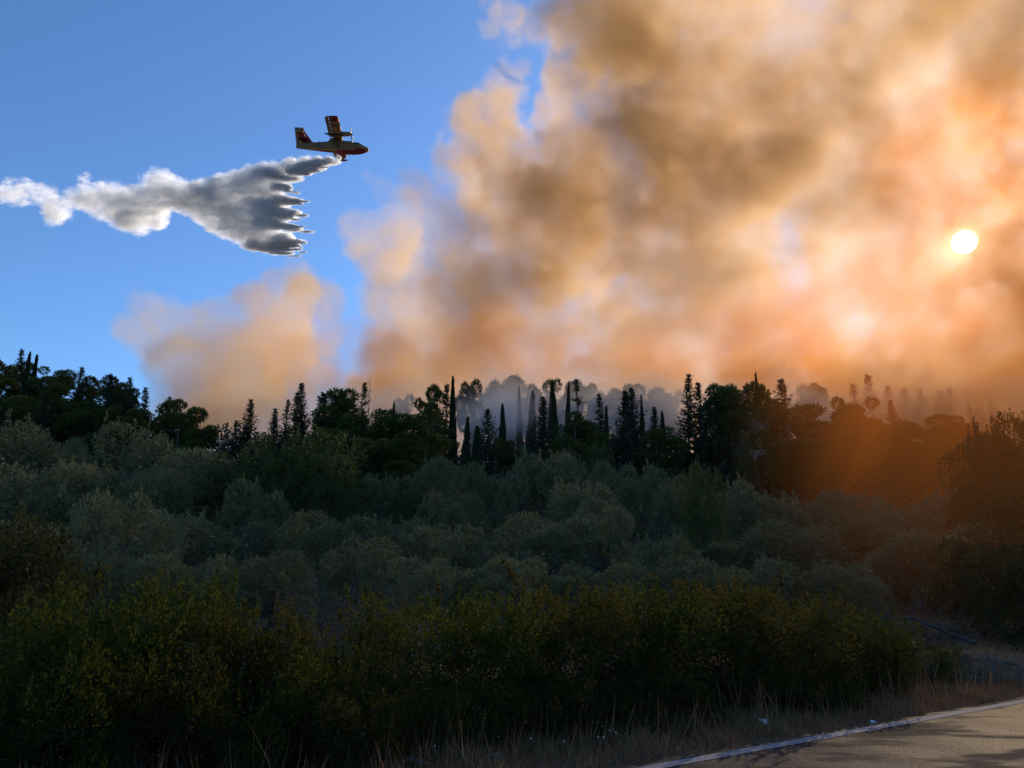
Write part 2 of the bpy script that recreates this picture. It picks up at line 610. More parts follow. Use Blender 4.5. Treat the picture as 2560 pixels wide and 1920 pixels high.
def plant(kind, x, y, h, w, label, group=None, z=None, rz=None):
    name, cat = NAMES[kind]
    i = COUNT[kind] = COUNT.get(kind, -1) + 1
    crown, trunk, ph, pw = PROTO[kind][i % len(PROTO[kind])]
    o = empty(name, (x, y, float(ground_z(x, y)) if z is None else z), rnd.uniform(0, 6.28) if rz is None else rz)
    o.scale = (w / pw, w / pw, h / ph)
    if kind in ('fir', 'cypress', 'pine', 'full_pine'):
        o.rotation_euler = (rnd.gauss(0, .03), rnd.gauss(0, .03), o.rotation_euler.z)
    tag(o, label, cat, group)
    low = kind in ('shrub', 'bramble', 'dry_brush')
    link('foliage' if low else 'crown', crown, o)
    link('stems' if low else 'trunk', trunk, o)
    return o


def tree(kind, px, py, hw, Y, label, group=None):
    """a tree whose tip stands at pixel (px, py) of the photograph, Y metres away, hw pixels half as wide"""
    p = at(px, py, Y)
    d = math.hypot(p.x, p.y)
    h = p.z - float(ground_z(p.x, p.y))
    w = hw / F * d
    if kind == 'full_pine' and group == LINE:
        w *= 1.22
    if kind == 'fir':
        w = max(w * 1.3, rnd.uniform(.22, .30) * h)
    return plant(kind, p.x, p.y, h, w, label, group)


# ------------------------------------------------------------------ the trees on the slope
HILL, LINE, SMOKY, FAR = 'trees on the wooded hill under the blue sky', 'conifers and pines of the dark tree line', 'trees standing in the smoke', 'pale trees deep in the smoke'
TREES = [
    # the wooded hill
    ('full_pine', 4, 898, 60, 92, 'rounded pine at the very edge of the wooded hill crest', HILL),
    ('fir', 58, 874, 15, 95, 'small ragged conifer poking above the highest crowns of the hill', HILL),
    ('cypress', 74, 877, 8, 90, 'thin pointed cypress tallest of two spires on the hill crest', HILL),
    ('cypress', 90, 887, 10, 88, 'shorter broader cypress beside the tallest spire on the hill crest', HILL),
    ('full_pine', 52, 903, 42, 97, 'pale topped pine directly behind the twin cypress spires', HILL),
    ('full_pine', 142, 914, 52, 94, 'dark pine with a ragged branch over the hill crest dip', HILL),
    ('full_pine', 128, 938, 62, 88, 'sunlit green pine just below the ragged hill crest pine', HILL),
    ('fir', 203, 918, 22, 90, 'narrow dark conifer alone on the skyline between rounded hill pines', HILL),
    ('full_pine', 242, 940, 45, 94, 'rounded pine beside the lone skyline conifer of the hill', HILL),
    ('full_pine', 280, 944, 55, 90, 'broad green pine on the falling shoulder of the hill', HILL),
    ('fir', 277, 936, 9, 86, 'little conifer tip showing over the broad shoulder pine', HILL),
    ('full_pine', 312, 960, 40, 88, 'yellow green pine at the end of the hill shoulder', HILL),
    ('fir', 336, 944, 13, 86, 'wispy thin conifer at the end of the hill shoulder', HILL),
    ('fir', 372, 970, 26, 84, 'stiff upright conifer with comb like branches before the tan smoke', HILL),
    ('cypress', 279, 974, 16, 78, 'black green cypress spindle halfway down the hill', HILL),
    ('full_pine', 30, 985, 85, 80, 'large shadowed pine low on the hill under the twin spires', HILL),
    ('fir', 120, 985, 40, 76, 'bluish shadowed conifer on the hill face under the sunlit pine', HILL),
    ('full_pine', 180, 992, 80, 80, 'dark pine filling the middle of the shaded hill face', HILL),
    ('full_pine', 232, 1018, 75, 76, 'low dark pine above the hillside olives', HILL),
    ('full_pine', 322, 1012, 62, 78, 'dark pine under the wispy thin conifer', HILL),
    ('fir', 8, 1010, 26, 72, 'grey green conifer at the edge of the picture below the hill', HILL),
    ('full_pine', 388, 1035, 40, 80, 'dark low pine beneath the comb like conifer', HILL),
    ('full_pine', 458, 988, 72, 76, 'irregular pine with cloud like shelves against the tan smoke', HILL),
    ('pine', 505, 1048, 52, 75, 'drooping pine bough mass jutting out beside the smoke gap', HILL),
    ('fir', 422, 993, 9, 80, 'tiny conifer tip beside the cloud shelved pine', HILL),
    # the dark line
    ('fir', 622, 998, 42, 80, 'pointed fir like conifer with clear gaps beyond the smoke gap', LINE),
    ('fir', 590, 1050, 20, 78, 'small spur conifer leaning at the side of the pointed fir', LINE),
    ('fir', 692, 1022, 26, 84, 'double tipped dark conifer near the pointed fir', LINE),
    ('fir', 676, 1040, 24, 82, 'short dark conifer between the pointed fir and the double tip', LINE),
    ('fir', 718, 998, 20, 100, 'greyish conifer partly hidden behind the silver topped tree', LINE),
    ('fir', 744, 983, 22, 90, 'dark conifer just lower than its tall narrow neighbour', LINE),
    ('fir', 765, 961, 26, 92, 'tall narrow conifer with a blunt tip over the tree line', LINE),
    ('fir', 806, 987, 42, 86, 'ragged black conifer with bent top and stubby arms', LINE),
    ('full_pine', 872, 967, 68, 88, 'bushy dark pine next to the bare snag', LINE),
    ('fir', 836, 992, 26, 86, 'dark conifer wedged between ragged conifer and bushy pine', LINE),
    ('fir', 915, 957, 17, 112, 'thin grey conifer fading in smoke beside the bare snag', SMOKY),
    ('snag', 925, 944, 10, 106, 'bare grey snag rising over the tree line in orange smoke', SMOKY),
    ('pine', 1000, 968, 42, 128, 'pale grey umbrella pine hanging in the smoke', SMOKY),
    ('cypress', 983, 1004, 7, 100, 'very thin dark cypress tip in front of the pale umbrella pine', SMOKY),
    ('snag', 1031, 973, 7, 118, 'slim grey pole like dead trunk in the smoke', SMOKY),
    ('full_pine', 918, 1022, 75, 80, 'wide green topped pine below the bare snag', LINE),
    ('full_pine', 1010, 1017, 100, 78, 'largest broad dark pine in the middle of the line', LINE),
    ('full_pine', 1012, 1082, 78, 72, 'low black green pine filling the shade under the largest broad pine', LINE),
    ('full_pine', 940, 1090, 60, 70, 'small rounded pine at the foot of the wide green topped pine', LINE),
    ('full_pine', 850, 1062, 72, 76, 'black green pine mass behind the silver topped tree', LINE),
    ('pine', 1073, 961, 52, 96, 'dark flat topped pine against the orange smoke', LINE),
    ('fir', 1116, 960, 14, 98, 'two tipped small conifer touching the flat topped pine', LINE),
    ('cypress', 1136, 937, 12, 98, 'dark candle shaped cypress on the skyline beside the flat topped pine', LINE),
    ('full_pine', 1184, 940, 46, 124, 'rounded hazy pine on the skyline beyond the candle cypress', SMOKY),
    ('full_pine', 1105, 1060, 60, 92, 'dim pine in shade behind the black cypress column', LINE),
    ('cypress', 1157, 1040, 18, 66, 'black cypress column standing among the olives', LINE),
    ('cypress', 1197, 1062, 19, 66, 'blurred dark cypress next to the black column', LINE),
    ('fir', 1228, 1022, 22, 92, 'ragged thin conifer in blue smoke by the black column', SMOKY),
    ('cypress', 1258, 1010, 13, 92, 'dark pointed cypress with broad foot in blue smoke', SMOKY),
    ('full_pine', 1262, 1095, 42, 88, 'low dark bush pine at the foot of the pointed cypress', SMOKY),
    ('cypress', 1300, 964, 11, 122, 'pale slender cypress tallest in the blue smoke hollow', SMOKY),
    ('cypress', 1323, 973, 14, 120, 'grey thicker cypress beside the pale slender one', SMOKY),
    ('fir', 1353, 992, 38, 84, 'sharp black fir like conifer in front of the blue smoke hollow', LINE),
    ('cypress', 1378, 947, 14, 118, 'grey cypress spire behind the sharp black conifer', SMOKY),
    ('cypress', 1390, 981, 10, 108, 'small dark cypress between grey spire and layered conifer', SMOKY),
    ('cypress', 1411, 958, 9, 106, 'bent thin cypress touching the layered conifer', SMOKY),
    ('fir', 1447, 946, 44, 94, 'big layered conifer with upswept boughs in the centre of the line', LINE),
    ('full_pine', 1440, 1034, 74, 76, 'bright green rounded pine under the big layered conifer', LINE),
    ('green_olive', 1502, 1092, 40, 66, 'yellow green bush crown in front of the conifers', LINE),
    ('fir', 1504, 986, 24, 110, 'hazy grey conifer behind the short black cypress', SMOKY),
    ('cypress', 1508, 1012, 11, 88, 'short black cypress before the hazy grey conifer', LINE),
    ('fir', 1548, 977, 24, 94, 'first of three finger like conifers with upturned tips', LINE),
    ('fir', 1563, 982, 22, 92, 'middle one of three finger like conifers', LINE),
    ('fir', 1580, 971, 28, 95, 'tallest of three finger like conifers with upturned tips', LINE),
    ('cypress', 1602, 989, 9, 94, 'thin black cypress just beside the three finger like conifers', LINE),
    ('fir', 1627, 1016, 16, 86, 'small crooked conifer between the fingers and the great conifer', LINE),
    ('cypress', 1653, 1028, 10, 104, 'faint grey cypress tip in pale smoke', SMOKY),
    ('fir', 1580, 1052, 44, 78, 'dark conifer body at the foot of the finger like conifers', LINE),
    ('full_pine', 1655, 1062, 62, 80, 'dark green pine under the small crooked conifer', LINE),
    ('fir', 1712, 941, 48, 92, 'great dark conifer with long arms stretching into the smoke', LINE),
    ('fir', 1742, 955, 26, 93, 'second tip crowded against the great dark conifer', LINE),
    ('full_pine', 1842, 950, 78, 98, 'green topped round pine next to the little blunt cypress', LINE),
    ('full_pine', 1800, 957, 58, 100, 'green pine between great conifer and round pine', LINE),
    ('cypress', 1795, 953, 7, 96, 'needle thin cypress rising through the green pine', LINE),
    ('cypress', 1893, 933, 11, 98, 'little blunt cypress with a whip tip on the skyline', LINE),
    ('full_pine', 1910, 985, 42, 104, 'smoke veiled pine under the little blunt cypress', SMOKY),
    ('fir', 1776, 998, 58, 80, 'lower black conifer in front of the green pines', LINE),
    ('full_pine', 1970, 1004, 100, 74, 'huge dark spreading pine with light showing through its base', LINE),
    ('fir', 1946, 952, 34, 78, 'ragged conifer top standing out of the huge spreading pine', LINE),
    ('green_olive', 1860, 1090, 30, 70, 'olive green bush at the side of the huge spreading pine', LINE),
    ('full_pine', 2010, 946, 56, 132, 'blue grey cloud shaped pine in the smoke behind the huge pine', FAR),
    ('full_pine', 2091, 995, 50, 116, 'grey rounded pine in smoke beside the huge pine', SMOKY),
    ('full_pine', 2149, 995, 58, 88, 'brownish round pine lit by warm light beside the huge pine', LINE),
    ('full_pine', 2095, 1075, 60, 76, 'dark pine below the grey rounded pine', LINE),
    ('fir', 2227, 1001, 26, 92, 'single pointed conifer in warm light before the pale conifers', LINE),
    ('full_pine', 2210, 1060, 55, 80, 'warm brown pine at the foot of the single pointed conifer', LINE),
    ('full_pine', 2303, 1038, 82, 80, 'broad even topped pine under the sun', LINE),
    ('full_pine', 2385, 1042, 60, 80, 'flat dark pine at the foot of the bare leaning pole', LINE),
    ('snag', 2415, 972, 9, 92, 'bare dead pole with stub branches under the sun', LINE),
    # far, pale
    ('full_pine', 1235, 936, 60, 139, 'pale ridge pine with a flat top next to the hazy rounded pine', FAR),
    ('full_pine', 1290, 938, 66, 140, 'pale ridge pine in the middle of the smoky skyline', FAR),
    ('full_pine', 1350, 950, 60, 139, 'pale ridge pine behind the grey cypress spires', FAR),
    ('full_pine', 1420, 940, 56, 140, 'pale ridge pine behind the big layered conifer', FAR),
    ('full_pine', 1480, 950, 52, 139, 'pale ridge pine between layered conifer and three fingers', FAR),
    ('full_pine', 1545, 953, 60, 140, 'pale ridge pine behind the three finger like conifers', FAR),
    ('full_pine', 1620, 962, 66, 139, 'pale ridge pine on the sinking end of the smoky skyline', FAR),
    ('full_pine', 1672, 972, 45, 138, 'last pale ridge pine before the great dark conifer', FAR),
    ('fir', 2132, 961, 22, 134, 'ghostly small conifer first in the orange haze', FAR),
    ('fir', 2167, 938, 30, 135, 'ghostly tall conifer highest in the orange haze', FAR),
    ('fir', 2215, 967, 24, 136, 'ghostly conifer behind the single pointed conifer', FAR),
    ('fir', 2257, 971, 26, 135, 'ghostly conifer with a hooked tip in the orange haze', FAR),
    ('fir', 2297, 974, 30, 135, 'ghostly squat conifer in the orange haze', FAR),
    ('fir', 2350, 976, 28, 136, 'ghostly conifer of a joined pair beneath the sun', FAR),
    ('fir', 2372, 972, 26, 135, 'ghostly taller conifer of a joined pair beneath the sun', FAR),
    ('full_pine', 2441, 1010, 30, 134, 'ghostly round tree beyond the bare leaning pole', FAR),
    ('cypress', 2474, 998, 12, 134, 'ghostly thin cypress beyond the dark broadleaf crown', FAR),
    # dark broadleaf slope under the sun, nearer
    ('broadleaf', 2515, 1000, 105, 44, 'tall dark broadleaf tree rising at the picture edge', None),
    ('broadleaf', 2445, 1056, 90, 42, 'dark spreading broadleaf tree beneath the bare leaning pole', None),
    ('broadleaf', 2600, 1040, 120, 40, 'dark broadleaf tree cut by the picture edge', None),
]
for r in TREES:
    tree(*r)

GROVE = 'olive trees of the grove below the conifers'
OLIVES = [
    ('olive', 12, 1064, 120, 46, 'grey olive at the picture edge under the wooded hill', GROVE),
    ('olive', 120, 1150, 80, 40, 'olive with pale shoots below the bluish shadowed conifer', GROVE),
    ('olive', 188, 1104, 42, 58, 'small dim olive high against the dark hill pines', GROVE),
    ('olive', 356, 1080, 90, 50, 'tall narrow olive reaching up before the comb like conifer', GROVE),
    ('olive', 230, 1150, 70, 44, 'olive with silvery shoots under the low dark hill pine', GROVE),
    ('olive', 492, 1122, 95, 46, 'rounded olive under the drooping pine bough', GROVE),
    ('olive', 400, 1165, 80, 40, 'wide olive beneath the tall narrow olive', GROVE),
    ('green_olive', 758, 1046, 125, 44, 'tall silver topped leafy tree overlapping the dark conifers', None),
    ('green_olive', 828, 1120, 75, 42, 'leafy side crown reaching out from the silver topped tree', None),
    ('green_olive', 650, 1112, 90, 46, 'dark leafy tree under the pointed fir', None),
    ('olive', 636, 1208, 70, 38, 'olive with a crown of pale shoots under the silver topped tree', GROVE),
    ('olive', 945, 1196, 62, 50, 'domed grey olive below the largest broad dark pine', GROVE),
    ('olive', 1092, 1150, 72, 54, 'domed olive next to the black cypress column', GROVE),
    ('green_olive', 1030, 1215, 60, 44, 'fresh green low tree between two domed olives', None),
    ('olive', 1180, 1172, 58, 48, 'olive at the foot of the black cypress column', GROVE),
    ('olive', 1302, 1158, 66, 48, 'yellow tinged olive below the blue smoke hollow', GROVE),
    ('olive', 1376, 1134, 72, 50, 'high olive with feathery shoots under the sharp black conifer', GROVE),
    ('olive', 1427, 1118, 34, 54, 'narrow olive shoot crown below the bright green pine', GROVE),
    ('olive', 1528, 1165, 58, 48, 'olive below the yellow green bush crown', GROVE),
    ('olive', 1620, 1168, 62, 46, 'olive with upright tips under the dark green pine', GROVE),
    ('olive', 1458, 1212, 84, 38, 'large soft olive in the middle of the grove', GROVE),
    ('olive', 1130, 1226, 72, 38, 'olive low in the grove beneath the cypress column', GROVE),
    ('olive', 1690, 1212, 62, 38, 'olive behind the young feathery cypress', GROVE),
    ('olive', 1842, 1208, 68, 38, 'silvery olive below the huge spreading pine', GROVE),
    ('olive', 1930, 1222, 56, 38, 'small silvery olive joined to its larger neighbour below the huge pine', GROVE),
    ('olive', 1998, 1233, 50, 38, 'low olive at the shaded foot of the huge pine', GROVE),
    ('olive', 2086, 1212, 58, 40, 'warm tinted olive with a raised tuft', GROVE),
    ('olive', 2184, 1232, 66, 38, 'warm tinted olive next to the raised tuft', GROVE),
    ('olive', 2258, 1258, 62, 34, 'pale fluffy olive in warm light beneath the broad pine', GROVE),
    ('olive', 2349, 1212, 56, 38, 'tall warm olive below the sun', GROVE),
    ('broadleaf', 2470, 1190, 70, 32, 'brown shaded tree under the dark broadleaf slope', None),
    ('broadleaf', 2560, 1210, 110, 24, 'brown leafy tree at the picture edge above the road', None),
]
for r in OLIVES:
    tree(r[0], r[1], r[2] + rnd.uniform(-26, 8), r[3] * rnd.uniform(1.2, 1.6), *r[4:])
ROWS = 'shadowed olives in the lower rows'
LOWER = [(60, 1262, 'behind the yellowish lit tree'), (320, 1222, 'with a dead dark limb, under the wide olive'), (450, 1240, 'above the tallest glossy shrub'), (700, 1262, 'below the silver topped leafy tree'), (820, 1250, 'below the reaching side crown'), (905, 1292, 'beside the dry pale brown bush'),
         (1010, 1268, 'under the fresh green low tree'), (1120, 1300, 'behind the tall yellow tipped spike'), (1350, 1262, 'above the drooping leafy spray'),
         (1480, 1290, 'under the large soft olive'), (1650, 1325, 'at the foot of the young feathery tree'), (1835, 1305, 'below the silvery olive'),
         (1950, 1300, 'behind the pale leafy sprig'), (2060, 1296, 'below the warm olive with a raised tuft'), (2160, 1310, 'in warm light behind the end of the hedge'), (2290, 1330, 'in warm light over the fallen branch'), (2395, 1330, 'in the brown shade beside the thicket tree')]
for px, py, where in LOWER:
    tree('olive', px, py + rnd.uniform(-48, 30) + (34 if px < 950 else 6), rnd.uniform(95, 185), rnd.uniform(24, 34), 'shadowed grey green olive ' + where, ROWS)
FRONT = [(40, 1330, 19, 120, 'almost hidden by the yellowish lit tree'), (260, 1345, 20, 120, 'just over the high green shrub'), (480, 1340, 20, 125, 'just over the tallest glossy shrub'), (690, 1350, 21, 115, 'just over the orange flecked bramble'),
         (1080, 1360, 21, 120, 'just over the spiky green shrub'), (1290, 1350, 21, 125, 'directly behind the drooping leafy spray'), (1500, 1365, 21, 125, 'just over the yellowing bramble mound'), (1720, 1360, 21, 120, 'just over the clipped looking shrub'),
         (1910, 1365, 22, 120, 'just over the russet bramble mound'), (2090, 1372, 22, 110, 'just over the last big shrub')]
for px, py, Yd, hw, where in FRONT:
    tree('olive', px, py + 25, hw, Yd, 'dark low olive of the front row ' + where, ROWS)
tree('green_olive', 1747, 1134, 62, 30, 'young feathery green tree pointed like a cypress among the olives')
tree('broadleaf', 2440, 1330, 100, 20, 'dark brown thicket tree above the rubble mound')
tree('broadleaf', 2570, 1340, 130, 17, 'dark thicket at the picture edge behind the road')

n = 52000
x, y = rng.uniform(-85, 100, n), rng.uniform(56, 112, n)
hh = (1.2 + 3.4 * np.clip(np.sin(x * .35 + y * .11) * np.sin(y * .31 - x * .07) * .6 + .5, 0, 1)) * np.clip((y - 54) / 14, .2, 1)
P = np.c_[x, y, ground_z(x, y) + hh * rng.random(n) ** .6]
tag(link('undergrowth', leaves('undergrowth', P, rng.normal(size=(n, 3)) + [0, 0, .5], rng.uniform(.4, .9, n), rng.uniform(.2, .4, n), M['fir'])), kind='stuff')

# ------------------------------------------------------------------ hedge along the verge
HEDGE = 'shrubs of the hedge along the road verge'


def low(kind, px, py, Y, hw, label, group=HEDGE):
    p = at(px, py, Y)
    return plant(kind, p.x, p.y, max(.3, p.z - float(ground_z(p.x, p.y))) * 1.06, hw * .86 / F * Y, label, group)


BUSHES = [
    ('shrub', 40, 1575, 6.3, 330, 'dark shrub in the lowest corner under the yellowish tree'),
    ('shrub', 250, 1478, 7.1, 300, 'high green shrub with sunlit yellow tips next to the yellowish tree'),
    ('shrub', 470, 1472, 7.6, 280, 'tallest glossy shrub of the hedge with bright tip leaves'),
    ('bramble', 640, 1545, 7.6, 240, 'orange flecked bramble beside the tallest glossy shrub'),
    ('shrub', 800, 1612, 7.6, 230, 'low sagging shrub in the dip of the hedge'),
    ('bramble', 930, 1645, 8.0, 210, 'bramble with a few red leaves in the hedge dip'),
    ('shrub', 1080, 1508, 9.0, 270, 'green shrub with upright spikes beyond the hedge dip'),
    ('shrub', 1260, 1500, 9.3, 270, 'dense shrub under the drooping spray of leaves'),
    ('bramble', 1440, 1486, 9.6, 270, 'yellowing bramble mound with upright spikes'),
    ('shrub', 1610, 1478, 10.2, 260, 'even clipped looking shrub under the arching cane'),
    ('bramble', 1780, 1470, 10.6, 260, 'russet bramble mound near the end of the hedge'),
    ('bramble', 1930, 1480, 11.0, 250, 'bramble with pale flower like sprays at the top'),
    ('shrub', 2080, 1540, 11.4, 230, 'last big shrub sloping down at the end of the hedge'),
    ('bramble', 2150, 1595, 11.6, 200, 'small bramble skirt at the end of the hedge'),
    ('shrub', 2290, 1612, 12.6, 170, 'separate low green bush beside the rubble mound'),
    ('shrub', 2465, 1640, 13.6, 110, 'little weed bush behind the rubble mound'),
    # skirts
    ('shrub', 170, 1640, 6.1, 250, 'low dark growth at the foot of the high green shrub'),
    ('bramble', 420, 1660, 6.6, 250, 'low tangled growth at the foot of the tallest shrub'),
    ('shrub', 640, 1700, 6.9, 240, 'low green growth under the orange flecked bramble'),
    ('bramble', 880, 1730, 7.1, 220, 'low bramble skirt spilling into the dry grass'),
    ('shrub', 1130, 1700, 8.2, 230, 'shaded skirt below the spiky shrub'),
    ('bramble', 1390, 1690, 8.7, 230, 'shaded bramble skirt below the yellowing mound'),
    ('bramble', 1640, 1680, 9.3, 230, 'purplish shaded skirt below the clipped looking shrub'),
    ('bramble', 1870, 1670, 9.9, 220, 'purplish tangled skirt below the russet mound'),
    ('bramble', 2040, 1690, 10.3, 150, 'thin dry skirt at the end of the hedge'),
    ('dry_brush', 985, 1482, 14.5, 90, 'dry pale brown bush behind the hedge dip'),
    ('dry_brush', 800, 1490, 13.0, 150, 'greyish dry bush behind the orange flecked bramble'),
    ('dry_brush', 900, 1545, 12.0, 110, 'grey dry brush lying behind the hedge dip'),
    ('dry_brush', 2330, 1560, 16.0, 120, 'dry brush on the bank behind the separate low bush'),
    ('dry_brush', 2200, 1545, 15.0, 90, 'dry reddish brush behind the last big shrub'),
]
for b in BUSHES:
    low(*b)
p = at(40, 1270, 9.5)
plant('broadleaf', p.x, p.y, p.z - .0, 1.0, 'yellowish lit leafy tree at the picture edge above the hedge')
p = at(-90, 1220, 10.)
plant('broadleaf', p.x, p.y, p.z, 1.3, 'leafy tree mostly outside the picture beside the yellowish one')

# arching canes above the hedge
def cane(px0, py0, px1, py1, Y, sag, label, n_leaf=60, leaf=.06):
    a_, b_ = at(px0, py0, Y), at(px1, py1, Y)
    o = empty('bramble_cane', a_)
    tag(o, label, 'bramble cane', 'long canes standing out of the hedge')
    ln = wiggle((0, 0, 0), b_ - a_, .007, .002, 12, .015, sag)
    link('stem', tubes('cane_stem', [ln], M['bark'], 4), o)
    pts = np.array([q for q, r in ln])
    s = rng.uniform(.25, 1, n_leaf) * (len(pts) - 1)
    i = np.minimum(s.astype(int), len(pts) - 2)
    P = pts[i] + (pts[i + 1] - pts[i]) * (s - i)[:, None]
    link('leaves', leaves('cane_leaves', P, rng.normal(size=(n_leaf, 3)) + [0, 0, .2], rng.uniform(.6, 1.2, n_leaf) * leaf, leaf * .5, M['bramble']), o)


cane(1345, 1560, 1252, 1395, 9.2, .05, 'drooping leafy spray standing highest over the hedge', 90)
cane(1345, 1540, 1330, 1440, 9.2, .02, 'short leafy stem beside the drooping spray', 50)
cane(1700, 1500, 1500, 1378, 10.0, .10, 'long thin cane arching over the middle of the hedge', 70, .045)
cane(1960, 1500, 1950, 1425, 10.6, .02, 'pale leafy sprig at the top of the bramble end', 60)
cane(2060, 1520, 2110, 1455, 10.8, .04, 'thin sprig leaning out at the end of the hedge', 45)
cane(470, 1540, 580, 1440, 8.0, .05, 'pale bare cane reaching out behind the tallest shrub', 16)
cane(250, 1520, 242, 1410, 7.6, .0, 'upright green spike over the high green shrub', 60)
cane(1095, 1560, 1096, 1455, 9.2, .0, 'tall spike with yellow tip beyond the hedge dip', 80)

# ------------------------------------------------------------------ verge: grass, weeds, stones, litter


def blades(name, n, s_rng, hmin, hmax, mat, u_rng, wd=.006, kind='stuff', lean=.5):
    u = rng.uniform(*u_rng, n)
    clump = .5 + .5 * np.sin(u * 5.3) * np.sin(u * 2.1 + 1)
    s = s_rng[0] + (s_rng[1] - s_rng[0]) * rng.beta(1.3, 1.3, n)
    xy = E0 + u[:, None] * RD + s[:, None] * RN
    z = ground_z(xy[:, 0], xy[:, 1])
    h = rng.uniform(hmin, hmax, n) * (.55 + .8 * clump) * np.clip((s + .02) / .5, .25, 1)
    A = np.c_[rng.normal(size=(n, 2)) * lean, np.ones(n)]
    me = leaves(name, np.c_[xy, z], A, h, wd, mat, np.clip(rng.random(n) * .8 + .2 * clump, 0, 1), .1)
    return tag(link(name, me), kind=kind)


blades('dry_grass', 60000, (.13, 2.0), .05, .20, M['dry'], (-7, 14), .007, lean=.7)
blades('tall_dry_stalks', 1500, (.4, 1.9), .25, .55, M['dry'], (-6, 12), .007, lean=.25)
blades('green_weeds', 9000, (.9, 2.4), .06, .18, M['green_weed'], (-7, 13), .012, lean=.9)
blades('bank_grass', 16000, (2., 9.), .08, .30, M['dry'], (4.5, 22), .012, lean=.7)

M['stone'] = plain_mat('stone', (.22, .18, .15), (.14, .115, .095), 9., .9, .5)
M['white'] = plain_mat('white_card', (.80, .79, .76), (.70, .69, .66), 20., .6)
M['petal'] = plain_mat('white_petal', (.82, .80, .72), (.75, .72, .62), 30., .7)


def rock_mesh(seed, r):
    bm = bmesh.new()
    bmesh.ops.create_icosphere(bm, subdivisions=2, radius=r)
    rr = random.Random(seed)
    ax = [Vector((rr.gauss(0, 1), rr.gauss(0, 1), rr.gauss(0, 1))).normalized() for _ in range(7)]
    cut = [rr.uniform(.55, .9) * r for _ in ax]
    for v in bm.verts:
        for a_, c_ in zip(ax, cut):
            d = v.co.dot(a_)
            if d > c_:
                v.co -= a_ * (d - c_)
        v.co *= 1 + rr.uniform(-.05, .05)
        v.co.z *= .7
    me = bpy.data.meshes.new('stone')
    bm.to_mesh(me)
    bm.free()
    me.materials.append(M['stone'])
    return me


ROCKS = [rock_mesh(k, 1.) for k in range(5)]
rr_ = ray(2425, 1697)
p = Vector((rr_.x, rr_.y, 0)) * (EYE / -rr_.z)
pile = empty('rubble_mound', (p.x, p.y, float(ground_z(p.x, p.y))))
tag(pile, 'low mound of rubble stones and dry twigs at the road bend', 'rubble mound')
bm = bmesh.new()
bmesh.ops.create_icosphere(bm, subdivisions=4, radius=1.)
for v in bm.verts:
    n = math.sin(v.co.x * 9) * math.cos(v.co.y * 8 + v.co.z * 5) * .07 + rnd.uniform(-.03, .03)
    v.co = Vector((v.co.x * 1.5, v.co.y * .8, v.co.z * .42)) * (1 + n)
me = bpy.data.meshes.new('earth')
bm.to_mesh(me)
bm.free()
me.materials.append(gm)
link('earth', me, pile)
for k in range(46):
    an, rr_ = rnd.uniform(0, 6.28), math.sqrt(rnd.random())
    x, y = 1.42 * rr_ * math.cos(an), .76 * rr_ * math.sin(an)
    z = .40 * math.sqrt(max(0, 1 - rr_ * rr_))
    o = link('stone', ROCKS[k % 5], pile)
    s = rnd.uniform(.025, .075)
    o.location = (x, y, z)
    o.scale = (s * rnd.uniform(.8, 1.5), s, s * rnd.uniform(.7, 1.1))
    o.rotation_euler = (rnd.uniform(-.4, .4), rnd.uniform(-.4, .4), rnd.uniform(0, 6.28))
lines = []
for k in range(30):
    an = rnd.uniform(0, 6.28)
    x, y = rnd.uniform(-1.3, 1.3), rnd.uniform(-.7, .4)
    z = .42 * math.sqrt(max(0, 1 - (x / 1.5) ** 2 - (y / .8) ** 2))
    ln = rnd.uniform(.3, .9)
    lines.append(wiggle((x, y, z), (x + ln * math.cos(an), y + ln * .5 * math.sin(an), z + rnd.uniform(0, .2)), .008, .003, 5, .07))
tw = link('twigs', tubes('twigs', lines, M['dead_wood'], 4), pile)
tw['kind'] = 'stuff'
n = 1800
P = np.c_[rng.uniform(-1.45, 1.45, n), rng.uniform(-.8, .5, n), np.zeros(n)]
P[:, 2] = .40 * np.sqrt(np.maximum(0, 1 - (P[:, 0] / 1.5) ** 2 - (P[:, 1] / .8) ** 2))
gr = link('mound_grass', leaves('mound_grass', P, rng.normal(size=(n, 3)) * .7 + [0, 0, 1], rng.uniform(.05, .2, n), .008, M['dry']), pile)
gr['kind'] = 'stuff'

# fallen dead branch on the bank
a_ = at(2210, 1535, 14.)
b_ = at(2440, 1608, 13.)
fb = empty('fallen_branch', a_)
tag(fb, 'dark forked dead branch lying on the bank beyond the hedge end', 'dead branch')
d = b_ - a_
lines = [wiggle((0, 0, 0), d, .018, .035, 9, .02, .04)]
for f_, up_ in ((.25, .35), (.45, .30), (.62, .32), (.75, -.12), (.4, -.2), (.85, .2)):
    q = np.array(d) * f_
    lines.append(wiggle(q, q + np.array([rnd.uniform(-.1, .5), rnd.uniform(-.2, .2), up_]), .013, .004, 5, .07))
    lines.append(wiggle(q + np.array([.1, 0, up_ * .5]), q + np.array([.5, .1, up_ * 1.1]), .008, .003, 4, .07))
link('limb', tubes('branch_limb', lines, M['bark'], 5), fb)


def on_ground(px, py):
    r = ray(px, py)
    k = (EYE - .0) / -r.z
    q = Vector((r.x * k, r.y * k, 0))
    q.z = float(ground_z(q.x, q.y))
    return q


for px, py, s, lab in ((1246, 1896, .085, 'pale flat stone among the dry grass of the verge'), (1030, 1912, .10, 'pale stone at the bottom edge under the hedge'), (2330, 1758, .05, 'small stone at the foot of the rubble mound')):
    o = link('verge_stone', ROCKS[int(px) % 5])
    o.location = on_ground(px, py) + Vector((0, 0, s * .3))
    o.scale = (s * 1.6, s, s * .8)
    o.rotation_euler = (0, 0, px)
    tag(o, lab, 'stone', 'pale stones on the verge')
